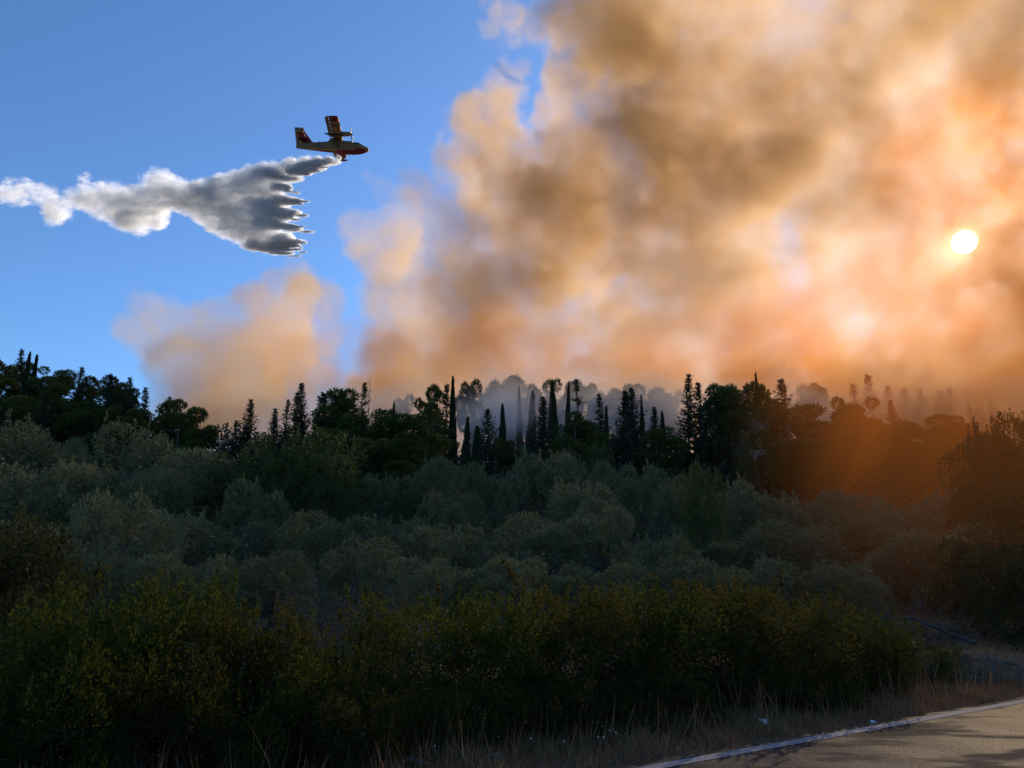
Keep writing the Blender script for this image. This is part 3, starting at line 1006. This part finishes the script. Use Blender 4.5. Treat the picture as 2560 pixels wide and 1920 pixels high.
# litter: a crushed carton and a crumpled scrap
q = on_ground(1912, 1822)
bm = bmesh.new()
bmesh.ops.create_grid(bm, x_segments=8, y_segments=4, size=.5)
for v in bm.verts:
    v.co = Vector((v.co.x * .095, v.co.y * .06, .012 * math.sin(v.co.x * 9) + .01 * math.cos(v.co.y * 7) + rnd.uniform(-.002, .002)))
bmesh.ops.solidify(bm, geom=bm.faces[:], thickness=.012)
me = bpy.data.meshes.new('carton')
bm.to_mesh(me)
bm.free()
me.materials.append(M['white'])
o = link('crushed_carton', me)
o.location = q + Vector((0, 0, .10))
o.rotation_euler = (.5, .1, .5)
tag(o, 'small white crushed carton lying in the dry grass by the road', 'litter')
q = on_ground(2183, 1812)
bm = bmesh.new()
bmesh.ops.create_icosphere(bm, subdivisions=2, radius=.022)
for v in bm.verts:
    v.co *= rnd.uniform(.6, 1.1)
    v.co.x *= 1.5
me = bpy.data.meshes.new('scrap')
bm.to_mesh(me)
bm.free()
me.materials.append(M['white'])
o = link('paper_scrap', me)
o.location = q + Vector((0, 0, .05))
tag(o, 'crumpled white paper scrap at the asphalt rim', 'litter')
# small white flower heads
bm = bmesh.new()
for k in range(7):
    an = k * 6.283 / 7
    vs = [bm.verts.new(c) for c in ((0, 0, 0), (.010 * math.cos(an - .35), .010 * math.sin(an - .35), .004), (.018 * math.cos(an), .018 * math.sin(an), .003), (.010 * math.cos(an + .35), .010 * math.sin(an + .35), .004))]
    bm.faces.new(vs)
fl_me = bpy.data.meshes.new('flower_petals')
bm.to_mesh(fl_me)
bm.free()
fl_me.materials.append(M['petal'])
st_me = tubes('flower_stem', [[((0, 0, -.16), .002), ((.005, 0, -.08), .002), ((0, 0, 0), .0015)]], M['green_weed'], 4)
for k, (px, py) in enumerate([(1065, 1868), (1283, 1866), (1082, 1889), (1327, 1891), (1410, 1898), (1482, 1847), (1508, 1856), (1525, 1867), (1541, 1875), (1497, 1886), (1511, 1887), (1245, 1886), (1087, 1911), (2037, 1785), (1314, 1848)]):
    o = empty('white_flower', on_ground(px, py) + Vector((0, 0, .17)))
    o.scale = (.6, .6, 1)
    o.rotation_euler = (1.0, rnd.uniform(-.3, .3), rnd.uniform(-.4, .4))
    tag(o, 'tiny white flower head among the dry stalks of the verge', 'flower', 'tiny white flowers on the verge')
    link('petals', fl_me, o)
    link('stem', st_me, o)

# ------------------------------------------------------------------ firefighting aircraft
PYEL = plain_mat('yellow_paint', (.17, .12, .055), (.125, .09, .042), 1.2, .6, spec=.2)
PRED = plain_mat('red_paint', (.11, .013, .02), (.08, .010, .016), 1.2, .6, spec=.2)
PDRK = plain_mat('dark_metal', (.03, .03, .032), (.018, .018, .02), 3., .5, spec=.4)
GLASS = plain_mat('cockpit_glass', (.012, .016, .022), (.010, .012, .016), 3., .08, spec=.8)
plane = empty('firefighting_aircraft')
tag(plane, 'yellow and red twin propeller flying boat dropping water over the trees', 'aircraft')


def loft(name, rings, mats, parent, pick=None, caps=True, smooth=True):
    """skin through rings of equal point count; pick(centre of face) chooses the material"""
    k = len(rings[0])
    V = [tuple(p) for r in rings for p in r]
    Fq = []
    for i in range(len(rings) - 1):
        for j in range(k):
            a, b = i * k + j, i * k + (j + 1) % k
            Fq.append((a, b, b + k, a + k))
    if caps:
        Fq += [tuple(range(k - 1, -1, -1)), tuple((len(rings) - 1) * k + j for j in range(k))]
    me = bpy.data.meshes.new(name)
    me.from_pydata(V, [], Fq)
    for m in mats:
        me.materials.append(m)
    for f in me.polygons:
        f.use_smooth = smooth and len(f.vertices) == 4
        if pick:
            f.material_index = pick(f.center)
    bm = bmesh.new()
    bm.from_mesh(me)
    bmesh.ops.recalc_face_normals(bm, faces=bm.faces[:])
    bm.to_mesh(me)
    bm.free()
    return link(name, me, parent)


def hull(x, zb, zt, hw):
    """one cross-section: V-shaped boat bottom with chines, rounded top"""
    pts = [(x, 0, zb), (x, hw * .55, zb + (zt - zb) * .10), (x, hw * .97, zb + (zt - zb) * .22)]
    for q in (.42, .62, .80, .93):
        yy = hw * (1.0 if q < .6 else math.sqrt(max(0, 1 - ((q - .6) / .42) ** 2)))
        pts.append((x, yy, zb + (zt - zb) * q))
    pts.append((x, 0, zt))
    return pts + [(px, -py, pz) for px, py, pz in reversed(pts[1:-1])]


ST = [(8.30, .50, .85, .06), (8.05, .12, 1.15, .45), (7.3, -.30, 1.50, .85), (6.4, -.62, 1.95, 1.12), (5.5, -.80, 2.45, 1.25), (4.6, -.90, 2.55, 1.3),
      (2.5, -.95, 2.58, 1.3), (.3, -.95, 2.62, 1.3), (-.25, -.93, 2.62, 1.3), (-.30, -.62, 2.62, 1.28), (-2.5, -.45, 2.52, 1.2), (-5, -.22, 2.35, 1.0), (-7.5, .02, 2.2, .72),
      (-9.6, .25, 2.1, .42), (-11.2, .45, 2.02, .14)]
fus = loft('fuselage', [hull(*q) for q in ST], [PYEL, PRED], plane, lambda c: 1 if (c.z < .02 + .04 * c.x and c.x > -.3) or (c.z < -.1 and c.x <= -.3 and c.x > -4) else 0)
ws = loft('windscreen', [[(6.50, y * .78, 1.93 - abs(y) * .25), (6.38, y * .80, 2.02 - abs(y) * .25), (5.58, y * .86, 2.50 - abs(y) * .32), (5.66, y * .84, 2.38 - abs(y) * .25)] for y in (-1.02, -.4, .4, 1.02)], [GLASS], fus, smooth=False)
for sgn in (-1, 1):
    for x0, x1 in ((5.0, 5.55), (4.3, 4.85)):
        loft('side_window', [[(x0, sgn * 1.20, 1.75), (x1, sgn * 1.20, 1.75), (x1, sgn * 1.12, 2.2), (x0, sgn * 1.12, 2.2)], [(x0, sgn * 1.31, 1.75), (x1, sgn * 1.28, 1.75), (x1, sgn * 1.20, 2.18), (x0, sgn * 1.22, 2.18)]], [GLASS], fus, smooth=False)
    x0 = -5.3
    loft('rear_hatch', [[(x0, sgn * .8, .75), (x0 + .75, sgn * .85, .75), (x0 + .75, sgn * .8, 1.55), (x0, sgn * .75, 1.55)], [(x0, sgn * 1.0, .75), (x0 + .75, sgn * 1.06, .75), (x0 + .75, sgn * 1.05, 1.55), (x0, sgn * .98, 1.55)]], [PDRK], fus, smooth=False)
for x_ in (-3.6, -5.0):
    loft('antenna', [[(x_, -.02, 2.3), (x_ + .25, -.02, 2.3), (x_ + .25, .02, 2.3), (x_, .02, 2.3)], [(x_ - .12, -.01, 2.85), (x_, -.01, 2.85), (x_, .01, 2.85), (x_ - .12, .01, 2.85)]], [PDRK], fus, smooth=False)


def foil(x_le, chord, y, z, th):
    prof = [(0, 0), (.03, .30), (.12, .55), (.3, .68), (.6, .45), (1, .03), (1, -.03), (.6, -.22), (.3, -.34), (.1, -.32), (.03, -.2)]
    return [(x_le - chord * u, y, z + th * v) for u, v in prof]


WZ = 3.55
pyl = loft('wing_pylon', [[(1.6 + e, y, z) for e, y, z in ((0, 0, 2.3), (-.5, .75, 2.3), (-3.6, .75, 2.3), (-5.0, 0, 2.2), (-3.6, -.75, 2.3), (-.5, -.75, 2.3))],
                          [(1.0 + e, y, z) for e, y, z in ((0, 0, 3.0), (-.4, .55, 3.0), (-2.8, .55, 3.0), (-3.5, 0, 3.0), (-2.8, -.55, 3.0), (-.4, -.55, 3.0))],
                          [(1.1 + e, y, z) for e, y, z in ((0, 0, 3.56), (-.4, .6, 3.56), (-2.8, .6, 3.56), (-3.3, 0, 3.56), (-2.8, -.6, 3.56), (-.4, -.6, 3.56))]], [PYEL], plane)
wing = loft('wing', [foil(1.25, 2.55, y, WZ, .62) for y in (-11.3, -6, -1, 1, 6, 11.3)], [PYEL], plane)
for sgn in (-1, 1):
    loft('flap', [foil(-1.36, .95, sgn * y, WZ, .20) for y in (1.0, 7.4)], [PYEL], wing)
    loft('aileron', [foil(-1.36, .95, sgn * y, WZ, .20) for y in (7.55, 13.6)], [PYEL], wing)
    loft('wing_tip', [foil(1.25, 2.55, sgn * 11.31, WZ, .62), foil(1.24, 2.5, sgn * 13.6, WZ, .56), foil(1.05, 3.0, sgn * 14.1, WZ, .4), foil(.5, 2.2, sgn * 14.35, WZ, .1)], [PRED], wing)
    for y in (3.2, 5.6, 7.45, 9.8, 12.0):
        loft('flap_fairing', [[(x, sgn * y + dy * w_, WZ - .24 + dz * w_) for dy, dz in ((-.07, 0), (0, .14), (.07, 0), (0, -.14))] for x, w_ in ((-.7, .15), (-1.3, 1), (-1.9, 1), (-2.35, .1))], [PYEL], wing, smooth=False)
    nac = loft('engine_nacelle', [[(x, sgn * 3.1 + r * math.cos(q * .5236), WZ + zc + r * 1.05 * math.sin(q * .5236)) for q in range(12)]
                                  for x, r, zc in ((3.55, .40, .12), (3.4, .52, .1), (2.7, .60, .05), (1.4, .64, .0), (-.6, .58, -.12), (-2.0, .42, -.1), (-3.5, .06, 0))],
               [PYEL, PDRK], plane, lambda c: 1 if c.x < .9 else 0)
    loft('exhaust', [[(x, sgn * 3.1 + sgn * (.62 + e) + .13 * math.cos(q), WZ + .12 + .13 * math.sin(q)) for q in np.arange(8) * .785] for x, e in ((1.9, -.05), (1.3, .06), (.9, .10))], [PDRK], nac)
    prop = empty('propeller')
    prop.parent = plane
    prop.location = (3.62, sgn * 3.1, WZ + .12)
    loft('spinner', [[(x, r * math.cos(q * .6283), r * math.sin(q * .6283)) for q in range(10)] for x, r in ((-.06, .34), (.12, .33), (.38, .22), (.58, .03))], [PRED], prop)
    for b_ in range(4):
        q0 = math.radians(8 + 90 * b_)
        R_ = Matrix.Rotation(q0, 4, 'X')
        rings = []
        for r_, c_, tw_ in ((.2, .10, 1.0), (.6, .17, .85), (1.2, .2, .6), (1.75, .17, .45), (1.98, .06, .4)):
            ring = []
            for u_, v_ in ((-1, 0), (0, .22), (1, 0), (0, -.12)):
                xx = c_ * (u_ * math.sin(tw_) + v_ * math.cos(tw_))
                yy = c_ * (u_ * math.cos(tw_) - v_ * math.sin(tw_))
                ring.append(tuple(R_ @ Vector((.12 + xx, yy, r_))))
            rings.append(ring)
        loft('blade', rings, [PDRK], prop, smooth=False)
    # wing float on its strut
    loft('float_strut', [[(x, sgn * 12.2 + dy, z) for x, dy in ((.65, 0), (.1, .12), (-.55, 0), (.1, -.12))] for z in (WZ - .15, WZ - 1.25)], [PYEL], plane, smooth=False)
    loft('wing_float', [[(x, sgn * 12.2 + r * .8 * math.cos(q * .6283), WZ - 1.45 + zc + r * math.sin(q * .6283)) for q in range(10)]
                        for x, r, zc in ((1.75, .03, .12), (1.45, .2, .06), (.7, .32, 0), (-.3, .34, 0), (-1.0, .2, .08), (-1.5, .03, .16))], [PYEL, PRED], plane, lambda c: 1 if c.z < WZ - 1.45 else 0)
    # main gear folded against the hull side
    gear = loft('landing_gear', [[(x, sgn * y, z) for x, z in ((.35, .55), (.15, .6), (-.75, 2.15), (-.5, 2.2))] for y in (1.28, 1.5)], [PDRK], plane, smooth=False)
    loft('wheel', [[(-.05 + r * math.cos(q * .5236), sgn * y, .75 + r * math.sin(q * .5236)) for q in range(12)] for y, r in ((1.3, .36), (1.38, .44), (1.58, .44), (1.66, .34))], [PDRK], gear)
    loft('tail_plane', [foil(-8.55, 1.75, sgn * .05, 3.15, .30), foil(-8.65, 1.68, sgn * 4.6, 3.15, .26)], [PRED], plane)
    loft('tail_plane_tip', [foil(-8.65, 1.68, sgn * 4.605, 3.15, .26), foil(-8.85, 1.45, sgn * 5.5, 3.15, .18)], [PYEL], plane)
    loft('elevator', [foil(-10.32, .62, sgn * .25, 3.15, .12), foil(-10.35, .55, sgn * 4.6, 3.15, .1)], [PYEL], plane)


def fin_ring(z, x0, x1, th):
    return [(x0, 0, z), (x0 - (x0 - x1) * .3, th, z), (x1, .02, z), (x1, -.02, z), (x0 - (x0 - x1) * .3, -th, z)]


fin = loft('tail_fin', [fin_ring(1.95, -5.6, -9.75, .16), fin_ring(2.5, -7.0, -9.95, .18), fin_ring(5.0, -8.75, -10.25, .14), fin_ring(6.3, -9.3, -10.35, .10)], [PRED, PYEL], plane, lambda c: 1 if c.z < 2.2 or c.z > 5.4 else 0)
loft('rudder', [fin_ring(1.0, -9.9, -11.1, .10), fin_ring(2.5, -9.97, -11.25, .12), fin_ring(5.0, -10.28, -11.55, .09), fin_ring(6.32, -10.38, -11.6, .06)], [PYEL], plane)
plane.location = at(846, 373, 189) - Vector((0, 0, 0.6))
plane.rotation_euler = (math.radians(9), math.radians(-2.5), math.radians(7.5))

# ------------------------------------------------------------------ smoke and spray: real volumes


def volume_object(name, mat, lo, hi, res, density_fn, parent=None):
    vd = bpy.data.volumes.new(name)
    o = link(name, vd, parent)
    vd.materials.append(mat)
    t = bpy.data.node_groups.new(name + '_nodes', 'GeometryNodeTree')
    t.interface.new_socket('Geometry', in_out='OUTPUT', socket_type='NodeSocketGeometry')
    out = nd(t, 'NodeGroupOutput')
    vc = nd(t, 'GeometryNodeVolumeCube')
    g = G(t)
    pos = nd(t, 'GeometryNodeInputPosition').outputs[0]
    t.links.new(density_fn(g, pos), vc.inputs['Density'])
    vc.inputs['Min'].default_value, vc.inputs['Max'].default_value = lo, hi
    for i, k in enumerate('XYZ'):
        vc.inputs['Resolution ' + k].default_value = max(8, int((hi[i] - lo[i]) / res))
    sm = nd(t, 'GeometryNodeSetMaterial')
    sm.inputs['Material'].default_value = mat
    t.links.new(vc.outputs[0], sm.inputs[0])
    t.links.new(sm.outputs[0], out.inputs[0])
    o.modifiers.new('volume', 'NODES').node_group = t
    return o


def puffs(g, p, blobs):
    acc = 0.0
    for c, r, a in blobs:
        d = g.v('DIVIDE', g.v('SUBTRACT', p, tuple(c)), tuple(r))
        q = g.m('MULTIPLY_ADD', g.v('DOT_PRODUCT', d, d), -1.0, 1.0, clamp=True)
        acc = g.m('MULTIPLY_ADD', q, a, acc)
    return acc


def volume_mat(name, scat, absb, dens, g1, w2=0., g2=.8):
    m = bpy.data.materials.new(name)
    m.use_nodes = True
    t = m.node_tree
    t.nodes.clear()
    g = G(t)
    out = nd(t, 'ShaderNodeOutputMaterial')
    den = nd(t, 'ShaderNodeAttribute', attribute_name='density').outputs['Fac']
    cur = None
    for kind, col, w_, an in (('ShaderNodeVolumeScatter', scat, 1 - w2, g1), ('ShaderNodeVolumeScatter', scat, w2, g2), ('ShaderNodeVolumeAbsorption', absb, 1, 0)):
        if not w_:
            continue
        n = nd(t, kind)
        n.inputs['Color'].default_value = (*col, 1)
        if 'Anisotropy' in n.inputs:
            n.inputs['Anisotropy'].default_value = an
        t.links.new(g.m('MULTIPLY', den, dens * w_), n.inputs['Density'])
        if cur is None:
            cur = n.outputs[0]
        else:
            a2 = nd(t, 'ShaderNodeAddShader')
            t.links.new(cur, a2.inputs[0])
            t.links.new(n.outputs[0], a2.inputs[1])
            cur = a2.outputs[0]
    t.links.new(cur, out.inputs['Volume'])
    return m


def warped(g, p, big, amp1, small, amp2):
    w1 = g.v('SCALE', g.v('SUBTRACT', g.noise(p, 1 / big, 3, .5, 1), (.5, .5, .5)), sc=amp1)
    w2 = g.v('SCALE', g.v('SUBTRACT', g.noise(p, 1 / small, 2, .5, 1), (.5, .5, .5)), sc=amp2)
    return g.v('ADD', g.v('ADD', p, w1), w2)


S_ = 2560 / 2212.
rs = random.Random(5)
SMALL = [(330, 748, 48, .7), (400, 722, 55, .9), (455, 715, 50, .8), (520, 722, 62, 1.1), (575, 690, 55, 1.0), (640, 650, 52, 1.1), (680, 640, 48, 1.1), (690, 700, 42, .8), (620, 725, 65, 1.1), (480, 785, 70, 1.), (560, 790, 80, 1.),
         (400, 785, 55, .7), (450, 850, 75, .9), (560, 870, 90, 1.), (650, 795, 60, .9), (660, 870, 75, .9), (500, 940, 90, .9), (620, 950, 90, .9), (400, 900, 60, .6)]
BIG = [(785, 510, 50, 1.1), (850, 470, 62, 1.1), (910, 440, 58, 1.0), (860, 545, 75, 1.2), (835, 620, 65, 1.1), (850, 700, 75, 1.1), (825, 790, 60, 1.1), (1010, 680, 110, .8), (1060, 560, 100, .7), (960, 500, 90, 1), (940, 600, 110, 1), (920, 720, 110, 1),
       (840, 870, 75, .9), (800, 950, 80, .8), (1020, 380, 70, .8), (1080, 310, 75, .7), (1020, 280, 40, .4), (1110, 205, 50, .4), (1130, 420, 130, 1), (1250, 310, 110, 1), (1220, 480, 150, 1),
       (1090, 50, 60, .3), (1170, 80, 60, .3), (1260, 50, 100, .8), (1270, 180, 90, .8), (1150, 450, 110, .6), (1720, 430, 130, .9), (1620, 400, 110, .5), (1820, 690, 90, .8), (1780, 760, 90, .7),
       (1600, 770, 100, .6), (1900, 80, 130, .6), (1000, 830, 110, .8), (1120, 700, 130, .8), (950, 920, 110, .8), (2010, 580, 110, .18), (1990, 650, 110, .2), (1120, 880, 130, .8), (1270, 900, 130, .7)]


def puff(b, Yd, k=1.):
    px, py, r, a = b
    R = r * S_ / F * Yd * 1.25
    return (at(px * S_, py * S_, Yd), (R, R * k, R), a)


PUFFS = [puff((b[0], b[1], b[2] * .93, b[3] * 1.9), 176 + rs.uniform(-8, 8), 2.5) for b in SMALL] + [puff(b, 179 + rs.uniform(-10, 10), 1.2 + .8 * (b[2] < 90)) for b in BIG]
for px in range(830, 2620, 120):
    PUFFS.append(puff((px + rs.uniform(-40, 40), 900 + rs.uniform(-30, 40), 130, rs.uniform(.45, .8)), 186 + rs.uniform(-8, 8), 1.9))
for px in range(1340, 2620, 150):
    for py in range(-300, 1080, 150):
        thin = 1 - .82 * math.exp(-((px - 2090) / 330) ** 2 - ((py - 520) / 260) ** 2)      # the smoke is thinnest before the sun
        thin = thin * (1 - .45 * math.exp(-((px - 1520) / 320) ** 2 - ((py - 610) / 85) ** 2))
        thin = thin * (1 - .30 * math.exp(-((py - 780) / 150) ** 2))
        PUFFS.append(puff((px + rs.uniform(-50, 50), py + rs.uniform(-50, 50), 175, rs.uniform(.4, .9) * thin), 180 + rs.uniform(-12, 12)))


def plume_density(g, p):
    s = puffs(g, warped(g, p, 26., 24., 8., 8.), PUFFS)
    w = warped(g, p, 9., 6., 3.5, 2.2)
    n1 = g.m('ABSOLUTE', g.m('SUBTRACT', g.noise(w, 1 / 9., 4, .58), .5))        # billows
    n2 = g.noise(p, 1 / 5., 4, .65)
    fringe = g.m('ADD', g.m('MULTIPLY_ADD', n1, -2.2, .20), g.m('MULTIPLY', g.m('SUBTRACT', n2, .5), .6))
    v = g.m('MULTIPLY_ADD', fringe, g.mr(s, 0., .22), s)
    lump = g.m('MULTIPLY', g.mr(g.noise(p, 1 / 40., 2, .5), .3, .7, .45, 1.35), g.mr(g.noise(w, 1 / 13., 6, .66), .32, .68, .42, 1.5))
    return g.m('MULTIPLY', g.mr(v, .18, .48), lump)


SMOKE = volume_mat('smoke', (.37, .268, .118), (.75, .615, .45), .084, .36, .02, .8)
tag(volume_object('smoke_plume', SMOKE, (-112, 142, 6), (178, 216, 172), .85, plume_density), kind='stuff')

LOW = [(1160, 1040, 60, 118, .5), (1220, 1060, 70, 112, .8), (1280, 1050, 60, 115, .8), (1330, 1030, 70, 125, .7), (1250, 980, 70, 128, .6), (1450, 1010, 90, 128, .6), (1560, 1010, 90, 128, .5),
       (1650, 1020, 80, 128, .7), (1740, 1010, 70, 112, .6), (1860, 1050, 70, 100, .8), (1850, 1120, 50, 95, 1.2), (1870, 1170, 40, 92, 1.), (2000, 1020, 70, 122, .6), (2100, 1040, 70, 118, .6),
       (2200, 1040, 90, 122, .7), (2320, 1030, 90, 124, .7), (2450, 1030, 90, 124, .7), (2550, 1020, 90, 124, .7), (1000, 1010, 80, 122, .5), (930, 1000, 60, 118, .4), (570, 1130, 60, 100, .8), (1040, 1080, 40, 90, .5)]
LOWP = [(at(px, py, Yd), (r / F * Yd * 1.4,) * 3, a) for px, py, r, Yd, a in LOW] + [(Vector((25, 132, 20)), (105, 22, 16), .4)]


def low_density(g, p):
    s = puffs(g, warped(g, p, 16., 12., 5., 3.), LOWP)
    v = g.m('MULTIPLY_ADD', g.m('SUBTRACT', g.noise(p, 1 / 4., 4, .6), .5), .35, s)
    return g.mr(v, .08, 1.0)


LOWM = volume_mat('low_smoke', (.92, .89, .86), (.97, .96, .95), .115, .3, .0)
tag(volume_object('ground_smoke', LOWM, (-70, 84, 4), (125, 152, 46), 1.0, low_density), kind='stuff')
DRIFT = [(Vector((34, 52, 9)), (20, 26, 14), .8), (Vector((52, 66, 12)), (26, 28, 18), .9), (Vector((62, 40, 10)), (24, 24, 16), .9), (Vector((26, 28, 3)), (16, 15, 9), .6), (Vector((44, 24, 6)), (22, 15, 12), .7), (Vector((17, 19, 2)), (11, 8, 7), .6)]
for px, py, r, a in ((2411, 605, 330, .9), (2250, 780, 300, .9), (2480, 850, 300, 1.), (2060, 900, 260, .8), (2560, 420, 330, .9), (2700, 700, 330, 1.), (2350, 400, 260, .6), (1880, 860, 220, .5), (1700, 930, 200, .4)):
    R_ = r / F * 126 * 1.25
    DRIFT.append((at(px, py, 126), (R_, 12, R_), a))

for px in range(760, 2000, 170):
    R_ = 150 / F * 150 * 1.25
    DRIFT.append((at(px, 880, 150), (R_, 10, R_ * .8), .95))


def drift_density(g, p):
    s = puffs(g, warped(g, p, 22., 18., 8., 6.), DRIFT)
    return g.m('MULTIPLY', g.mr(s, .0, 1.2), g.mr(g.noise(p, 1 / 14., 4, .55), .25, .75, .6, 1.3))


DRM = volume_mat('thin_smoke', (.46, .155, .032), (.97, .645, .40), .058, .40, .05, .8)
tag(volume_object('drifting_smoke', DRM, (-52, 12, 0), (150, 162, 112), 2.0, drift_density), kind='stuff')

# water falling from the hull: droplets and spray
DROP = [(2080, 85, 18, 1), (2020, 95, 28, 1), (1950, 105, 40, 1), (1870, 120, 55, 1), (1780, 130, 65, 1), (1700, 170, 80, 1), (1620, 180, 90, 1), (1540, 220, 110, 1), (1450, 230, 90, 1), (1600, 300, 130, 1),
        (1450, 330, 130, 1), (1330, 280, 90, 1), (1560, 430, 140, 1), (1430, 440, 110, 1), (1620, 540, 110, 1), (1500, 540, 100, 1), (1330, 400, 110, 1), (1700, 600, 80, 1), (1560, 610, 60, .9), (1390, 520, 80, .9), (1300, 500, 60, .8)]
TRAIL = [(1230, 300, 80, .9), (1150, 320, 75, .9), (1060, 290, 90, .9), (960, 220, 70, .5), (1010, 200, 50, .4), (880, 200, 40, .3), (980, 330, 90, .9), (950, 430, 75, .8), (850, 350, 100, .9), (820, 470, 80, .9), (740, 420, 80, .9),
         (980, 480, 45, .7), (700, 330, 80, .8), (640, 270, 50, .4), (620, 370, 80, .8), (540, 330, 70, .8), (520, 230, 45, .4), (450, 330, 65, .6), (340, 400, 75, .7), (340, 450, 50, .7), (280, 310, 70, .5), (190, 300, 70, .5),
         (150, 240, 40, .35), (100, 330, 55, .5), (60, 270, 60, .45), (10, 310, 60, .5), (-60, 300, 60, .5), (-140, 300, 60, .5)]
FINGER = [(1990, 110, 110, 26), (1900, 150, 110, 24), (1930, 125, 90, 30), (1760, 215, 110, 26)]
rf = random.Random(3)
for fx, fy, ln, th in ((2012, 146, .8, .8), (1962, 166, .7, 1.1), (1905, 190, .6, .7), (1832, 218, 1.1, 1.3), (1812, 268, .6, .8), (1845, 300, .7, .6), (1903, 349, 1.15, 1.6), (1868, 372, .5, .6), (1893, 433, 1.3, 1.9), (1835, 470, .5, .8),
                       (1870, 512, .6, .6), (1912, 547, 1.45, 1.5), (1886, 608, .8, 1.8), (1862, 634, .5, .6), (1868, 662, .8, .9), (1826, 686, 1.2, 1.2), (1780, 400, .8, 1.2), (1775, 520, .8, 1.)):
    sl = rf.uniform(1, 15)
    for k in range(5):                       # each tongue swells from its tip and runs back and up into the curtain
        FINGER.append((fx - (24 + 42 * k) * ln + rf.uniform(-12, 12), fy - sl * k * ln + rf.uniform(-9, 9), (30 + 14 * k) * ln * rf.uniform(.8, 1.2), (4.5 + 6.6 * k) * th * rf.uniform(.75, 1.25)))
DROP += [(1240, 420, 80, .9), (1160, 380, 85, .9), (1070, 360, 75, .9), (1210, 280, 70, .9), (1290, 330, 100, 1), (1350, 220, 60, .8)]
YW = 188.
pxm = YW / F / 2.458 / .9                    # metres for one unit of the lists above


def wpos(cx, cy_):
    return at(cx / 2.458, 360 + cy_ / 2.458, YW)


WATER = [(wpos(a, b), (r * pxm * 1.05, r * pxm * .95, r * pxm * 1.05), s) for a, b, r, s in DROP] + [(wpos(a, b), (r * pxm * 1.4,) * 3, s * .9) for a, b, r, s in TRAIL]
WATER += [(wpos(a, b), (rx * pxm * 1.1, ry * pxm * 1.6, ry * pxm * 1.15), 1.1) for a, b, rx, ry in FINGER]
water = empty('falling_water', wpos(1500, 400))
tag(water, 'grey white curtain of water trailing behind the aircraft', 'water drop', kind='stuff')
WM = leaf_mat('water_drops', (.80, .82, .85), (.88, .88, .88), trans=.5, rough=.3, tr_col=(1., 1., 1.))
P = []
for c, r, a in WATER:
    n = int(900 * r[0] * r[2] ** .5 * a ** 3)
    d = sphere_dirs(n) * (rng.random(n) ** (1 / 2.2))[:, None] * np.array([r[0] * .9, r[1] * .7, r[2] * .78])
    P.append(np.array(c) + d)
P = np.concatenate(P)
A = np.c_[np.full(len(P), .9), np.zeros(len(P)), np.full(len(P), -.35)] + rng.normal(size=(len(P), 3)) * .25
L = rng.uniform(.10, .34, len(P))
dr = link('droplets', leaves('droplets', P - np.array(water.location), A, L, L * .35, WM), water)
dr['kind'] = 'stuff'


def water_density(g, p):
    q = g.v('MULTIPLY', warped(g, p, 5., 2.2, 1.6, .7), (.34, 1., 1.))
    pw = warped(g, p, 7., 5., 2.0, 2.0)
    s = puffs(g, pw, [(c - water.location, r, a) for c, r, a in WATER])
    n = g.noise(q, 1 / 1.0, 5, .68)
    v = g.m('MULTIPLY_ADD', g.m('SUBTRACT', n, .5), g.mr(s, 0., .35, 0., 2.5), s)
    return g.m('MULTIPLY', g.mr(v, .10, .95), g.m('POWER', g.mr(g.noise(q, 1 / 2.0, 4, .6), .30, .70, .15, 1.4), 1.8))


SPRAY = volume_mat('spray', (.92, .92, .93), (.96, .96, .96), .46, .30, .25, .85)
lo, hi = wpos(-190, 720) - water.location, wpos(2120, 20) - water.location
sp = volume_object('spray', SPRAY, (lo.x - 1, -9, lo.z - 1), (hi.x + 1, 9, hi.z + 1), .26, water_density, water)
sp['kind'] = 'stuff'
